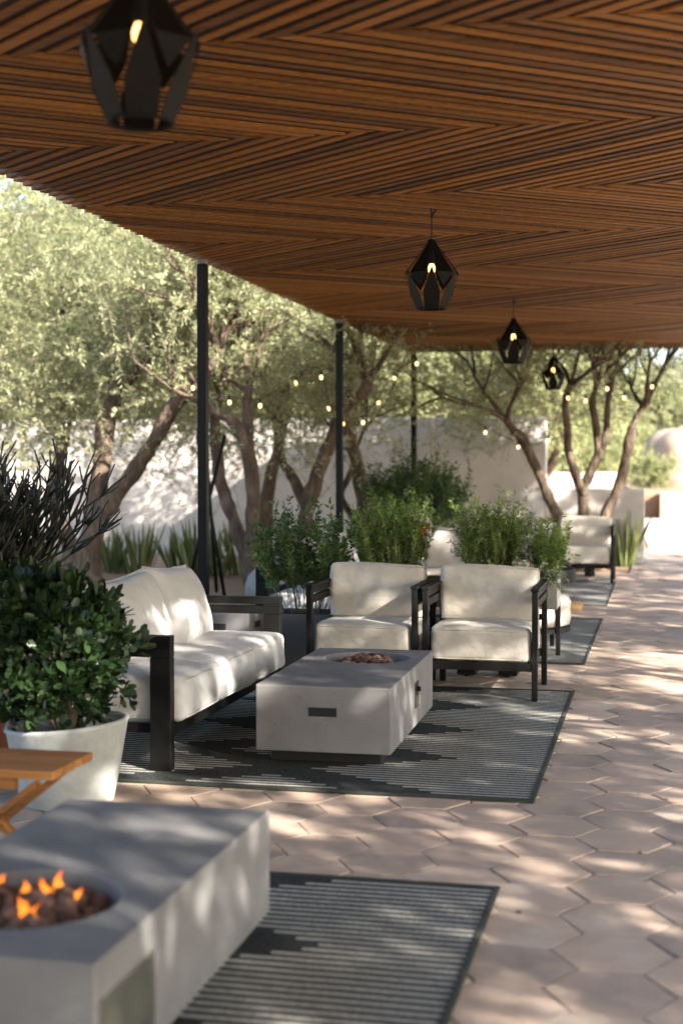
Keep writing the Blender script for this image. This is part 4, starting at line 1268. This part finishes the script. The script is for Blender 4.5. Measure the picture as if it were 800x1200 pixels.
tree('olive_tree', 'multi stemmed olive tree right of the pole tripod', [
    ([(-4.35, 15.1, -.05), (-4.46, 15.16, .32), (-4.58, 15.22, .6), (-4.71, 15.28, .88), (-4.83, 15.34, 1.17), (-4.91, 15.4, 1.56), (-4.95, 15.46, 1.97), (-4.9, 15.52, 2.23)], .115, .06),
    ([(-4.33, 15.1, -.05), (-4.38, 15.05, .43), (-4.37, 15.0, .9), (-4.36, 14.95, 1.25), (-4.4, 14.9, 1.6), (-4.53, 14.85, 1.85), (-4.64, 14.8, 1.95), (-4.81, 14.75, 2.03)], .115, .05),
    ([(-4.36, 14.98, 1.2), (-4.41, 15.0, 1.65), (-4.43, 15.0, 2.02), (-4.41, 15.0, 2.3)], .07, .05)],
    [((-4.5, 15.4, 3.2), (1.4, 1.3, 1.1), 380), ((-4.6, 16.0, 2.15), (1.3, 1.0, .55), 280)], 3, GB, nsh=280, whips=18)
tree('olive_tree', 'thin straight olive tree between the tripod tree and the leaning tree', [
    ([(-4.97, 17.6, -.05), (-4.96, 17.6, .58), (-4.95, 17.6, .92), (-4.88, 17.6, 1.3), (-4.79, 17.6, 1.62), (-4.73, 17.6, 2.04), (-4.7, 17.6, 2.33)], .12, .07)],
    [((-4.9, 17.8, 3.2), (1.5, 1.3, 1.35), 420), ((-5.2, 18.6, 2.0), (1.5, 1.0, .6), 360)], 4, GB, nsh=260)
tree('olive_tree', 'leaning olive tree with a V shaped fork behind the middle post', [
    ([(-4.25, 16.6, -.05), (-4.19, 16.56, .54), (-4.13, 16.52, .93), (-4.0, 16.48, 1.27), (-3.83, 16.44, 1.69), (-3.65, 16.4, 2.1), (-3.42, 16.36, 2.25), (-3.35, 16.32, 2.45)], .12, .075),
    ([(-4.15, 16.55, .85), (-4.34, 16.7, 1.23), (-4.52, 16.8, 1.46), (-4.6, 16.9, 1.72), (-4.67, 17.0, 1.99)], .085, .05)],
    [((-4.2, 16.6, 3.1), (1.0, 1.1, 1.0), 260)], 5, GB, nsh=280, whips=22)
tree('olive_tree', 'olive tree with a curved trunk right of the middle post', [
    ([(-3.69, 18, -.05), (-3.71, 18, .58), (-3.77, 18, 1.01), (-3.83, 18, 1.35), (-3.91, 18, 1.68), (-4.0, 18, 1.91), (-4.03, 18, 2.23)], .125, .075),
    ([(-3.72, 18.0, .5), (-4.07, 18.1, .96), (-4.0, 18.2, 1.24), (-3.93, 18.3, 1.6)], .06, .04)],
    [((-4.7, 18.8, 3.0), (1.3, 1.2, 1.15), 420), ((-3.3, 20.9, 2.3), (1.4, .6, .6), 300)], 6, GB, nsh=260)
TR = tree('olive_tree', 'olive tree with several spreading bare trunks at the far end of the terrace', [
    ([(-1.02, 19.3, -.05), (-1.22, 19.24, .37), (-1.37, 19.18, .74), (-1.5, 19.12, 1.06), (-1.67, 19.06, 1.46), (-1.81, 19.0, 1.74), (-1.94, 18.94, 1.89), (-2.05, 18.88, 2.03)], .095, .06),
    ([(-1.02, 19.32, -.05), (-1.02, 19.35, .31), (-1.03, 19.4, .74), (-1.03, 19.45, 1.09), (-.96, 19.5, 1.25), (-.86, 19.55, 1.58), (-.88, 19.6, 1.92), (-.93, 19.65, 2.27), (-.86, 19.7, 2.56)], .105, .05),
    ([(-1.03, 19.42, 1.0), (-1.13, 19.25, 1.29), (-1.22, 19.2, 1.57), (-1.24, 19.15, 1.91), (-1.26, 19.1, 2.25), (-1.17, 19.05, 2.5)], .075, .05),
    ([(-1.0, 19.45, 1.15), (-.81, 19.6, 1.58), (-.74, 19.7, 1.92), (-.73, 19.8, 2.28), (-.67, 19.9, 2.63)], .06, .04),
    ([(-1.02, 19.3, -.05), (-.83, 19.36, .43), (-.73, 19.42, .77), (-.59, 19.48, 1.06), (-.5, 19.54, 1.4), (-.43, 19.6, 1.75), (-.35, 19.66, 2.04), (-.2, 19.72, 2.27)], .095, .06)],
    [((-1.5, 20.2, 3.1), (1.5, 1.3, .95), 420), ((-.2, 20.0, 3.0), (1.2, 1.1, .8), 260), ((-2.3, 20.0, 2.45), (.9, .8, .55), 220)], 7, GB, nsh=380, whips=14)

# trees behind the tall wall
def back_tree(label, loc, seed, h=6.6, r=2.3):
    return tree('mesquite_tree', label, [([(0 + loc[0], loc[1], -.05), (loc[0] + .1, loc[1], 1.0), (loc[0] - .05, loc[1] + .05, 1.9)], .16, .10),
        ([(loc[0], loc[1], .6), (loc[0] + .4, loc[1] + .2, 1.4), (loc[0] + .8, loc[1] + .1, 2.1)], .11, .07)],
        [((loc[0], loc[1], h * .60), (r, r, h * .38), 950), ((loc[0] + .5, loc[1] - .4, 2.2), (r * 1.0, r * .8, .75), 300)], seed, 'trees behind the tall wall', nsh=220, per=34, leafL=.09, leafW=.028, mat='bgleaf', branch=1.3, shootL=(.4, .95))
bt = [back_tree('tall bushy tree behind the wall, one of a dense row', (-11.5, 24.5), 31), None]
bt[1] = back_tree('tall bushy tree behind the wall, one of a dense row', (-9.3, 24.0), 32)
for i, (x, y, s) in enumerate(((-7.2, 24.6, 1.05), (-5.2, 24.0, .95), (-3.3, 24.8, 1.0), (-10.4, 27.2, 1.3), (-7.8, 27.6, 1.3), (-5.0, 27.4, 1.25), (-2.5, 27.8, 1.05), (-13.2, 25.5, 1.1), (-12.0, 30.5, 1.75), (-9.6, 31.5, 1.7))):
    dup(bt[i % 2], (x, y, 0), i * 1.9 + .4, None, None, (s, s, s))

# distant shrubs and trees at the right
sh = tree('distant_shrub', 'rounded desert shrub or tree far beyond the path', [([(0, 58, -.05), (.1, 58, .7), (.05, 58, 1.1)], .12, .07)],
    [((0, 58, 1.7), (2.2, 1.6, 1.5), 330)], 51, 'distant desert trees', nsh=60, per=30, leafL=.16, leafW=.07, mat='bgleaf', branch=1.4, shootL=(.4, .9))
sh.location = (-1.7, 62, 0)
for i, (x, y, s) in enumerate(((-5.5, 60, 1.5), (-9, 66, 1.7), (2.8, 66, 1.3), (.8, 74, 1.7), (6.5, 70, 1.6), (-4, 78, 2.0), (4.5, 84, 2.0), (-.4, 47, .55), (-2.2, 44, .75), (9, 80, 2), (-13, 70, 2))):
    dup(sh, (x, y, 0 if y < 60 else .3), i * 1.1, 'low yellow green shrub left of the big boulder' if i == 7 else ('bushy shrub above the bright white wall' if i == 8 else None), None, (s, s, s))

# olive trees on the open side of the terrace: they throw the dappled shade
SX = [(4.9, -5.2, .3, 1.0), (5.3, -2.6, 2.1, 1.05), (4.8, .1, 4.0, 1.0), (5.4, 2.7, 5.2, 1.05), (5.0, 5.3, 1.2, 1.0), (5.5, 7.9, 3.0, 1.0), (5.3, 10.4, .7, .9), (5.6, 12.9, 3.6, .95), (6.8, 15.7, 1.9, 1.1)]
x, y = SX[0][:2]
ST = tree('olive_tree', 'olive tree on the open sunny side of the terrace', [
    ([(x, y, -.05), (x + .05, y, .6), (x - .1, y + .1, 1.3), (x - .3, y + .2, 2.1), (x - .5, y + .2, 2.7)], .16, .09),
    ([(x - .05, y, .9), (x + .3, y - .1, 1.5), (x + .6, y - .2, 2.2), (x + .8, y - .2, 2.8)], .11, .07)],
    [((x, y, 3.1), (1.8, 1.8, .9), 190), ((x, y, 4.7), (1.9, 1.9, 1.6), 820)], 70, 'olive trees on the open side of the terrace', nsh=70, leafL=.08, leafW=.026, per=40, shootL=(.2, .45), hole=(1.0, -9), clump=(.055, .13))
for (x, y, rz, k) in SX[1:]:
    dup(ST, (x, y, 0), rz, None, None, (k, k, k))

# ------------------------------------------------------------------ string lights
def string_lights(label, pts, bulbs, lit=True):
    t = thing('string_lights', label, 'string lights', pts[0])
    o0 = Vector(pts[0])
    m = MB(); m.tube([Vector(p_) - o0 for p_ in spline(pts, 6)], .004, 5); m.build('cable', MAT['black'], t)
    sp = spline(pts, 12)
    for k in range(bulbs):
        p_ = sp[int((k + .5) / bulbs * (len(sp) - 1))] - o0
        m = MB(); m.tube([p_, p_ - Vector((0, 0, .05))], .013, 8)
        so_ = m.build('socket', MAT['black'], t)
        m = MB(); m.lathe([(.012, -.05), (.016, -.062), (.019, -.075), (.015, -.09), (.003, -.098)], 12, c=tuple(p_)); m.build('bulb', MAT['sbulb'] if lit else MAT['panelmetal'], so_, smooth=True)
string_lights('string of warm bulbs sagging between the trees behind the posts', [(-4.75, 14.0, 2.3), (-4.55, 14.1, 2.2), (-4.2, 14.7, 2.12), (-3.75, 15.4, 2.5), (-3.70, 16.0, 2.02), (-3.42, 16.5, 2.0), (-3.2, 17, 2.5), (-2.87, 17.5, 2.8)], 12)
string_lights('string of small bulbs around the far olive trunks', [(-2.4, 18.4, 2.0), (-1.94, 18.55, 1.75), (-1.5, 18.6, 1.72), (-1.2, 18.75, 2.35), (-.96, 18.9, 2.32), (-.63, 19.0, 2.5), (-.40, 19.1, 2.33), (.1, 19.2, 2.7)], 8)
string_lights('cable with two dark bulb sockets beside the large olive trunk', [(-7.3, 14.7, 2.35), (-6.66, 14.75, 1.98), (-6.27, 14.8, 2.0), (-5.7, 14.8, 2.7)], 3, False)

# ------------------------------------------------------------------ dog lying beyond the third rug
def dog():
    t_ = bpy.data.meshes.new('dog')
    V = []; E = []; R = []
    def node(p_, r, parent=None):
        V.append(p_); R.append(r)
        if parent is not None: E.append((parent, len(V) - 1))
        return len(V) - 1
    pel = node((-.48, 0, .17), (.13, .13)); bel = node((-.25, 0, .19), (.135, .145), pel); chs = node((0, 0, .22), (.13, .16), bel)
    nk = node((.12, 0, .36), (.085, .09), chs); hd = node((.19, 0, .47), (.08, .078), nk); mz = node((.29, 0, .45), (.05, .045), hd); ns = node((.36, 0, .44), (.032, .03), mz)
    for s in (-1, 1):
        e = node((.14, s * .06, .54), (.028, .012), hd); node((.12, s * .085, .49), (.02, .01), e)
        sh_ = node((.02, s * .10, .17), (.06, .065), chs); el = node((-.05, s * .12, .055), (.045, .045), sh_); wr = node((.24, s * .12, .04), (.038, .036), el); pw = node((.42, s * .12, .042), (.045, .038), wr); node((.475, s * .12, .033), (.036, .028), pw)
        hp = node((-.46, s * .12, .14), (.085, .09), pel); kn = node((-.27, s * .17, .10), (.06, .06), hp); hk = node((-.46, s * .18, .045), (.035, .035), kn); node((-.29, s * .19, .035), (.034, .028), hk)
    a = node((-.64, .03, .10), (.035, .035), pel); b_ = node((-.80, .12, .05), (.026, .026), a); node((-.92, .24, .04), (.012, .012), b_)
    t_.from_pydata(V, E, [])
    o = bpy.data.objects.new('dog', t_); link(o)
    sk = o.modifiers.new('skin', 'SKIN'); sk.use_smooth_shade = True
    for i, r in enumerate(R): t_.skin_vertices[0].data[i].radius = r
    t_.skin_vertices[0].data[0].use_root = True
    ss = o.modifiers.new('subsurf', 'SUBSURF'); ss.levels = 2; ss.render_levels = 2
    # black coat, tan forelegs and muzzle, split by place on the body
    mt, nt, b, out = new_mat('dog_coat')
    tc = N(nt, 'ShaderNodeTexCoord'); sp = N(nt, 'ShaderNodeSeparateXYZ'); nt.links.new(tc.outputs['Object'], sp.inputs[0])
    nz = N(nt, 'ShaderNodeTexNoise'); nz.inputs['Scale'].default_value = 40; nt.links.new(tc.outputs['Object'], nz.inputs['Vector'])
    ad = N(nt, 'ShaderNodeMath', operation='MULTIPLY_ADD'); ad.inputs[1].default_value = .03; nt.links.new(nz.outputs[0], ad.inputs[0]); nt.links.new(sp.outputs[2], ad.inputs[2])
    rz = ramp(nt, [(.085, (.42, .27, .14)), (.13, (.016, .013, .011))]); nt.links.new(ad.outputs[0], rz.inputs[0]); nt.links.new(rz.outputs[0], b.inputs['Base Color']); b.inputs['Roughness'].default_value = .8
    bp = N(nt, 'ShaderNodeBump'); bp.inputs['Strength'].default_value = .5; bp.inputs['Distance'].default_value = .01
    n2 = N(nt, 'ShaderNodeTexNoise'); n2.inputs['Scale'].default_value = 140; nt.links.new(tc.outputs['Object'], n2.inputs['Vector']); nt.links.new(n2.outputs[0], bp.inputs['Height']); nt.links.new(bp.outputs[0], b.inputs['Normal'])
    t_.materials.append(mt)
    o.location = (-1.21, 14.0, 0.0)
    tag(o, 'black dog with tan paws lying behind the tub chair', 'dog')
    for s in (-1, 1):
        m = MB(); m.lathe([(.001, .012), (.008, .009), (.011, 0), (.008, -.009), (.001, -.012)], 10, c=(.255, s * .045, .495)); m.build('eye', MAT['black'], o, smooth=True)
dog()
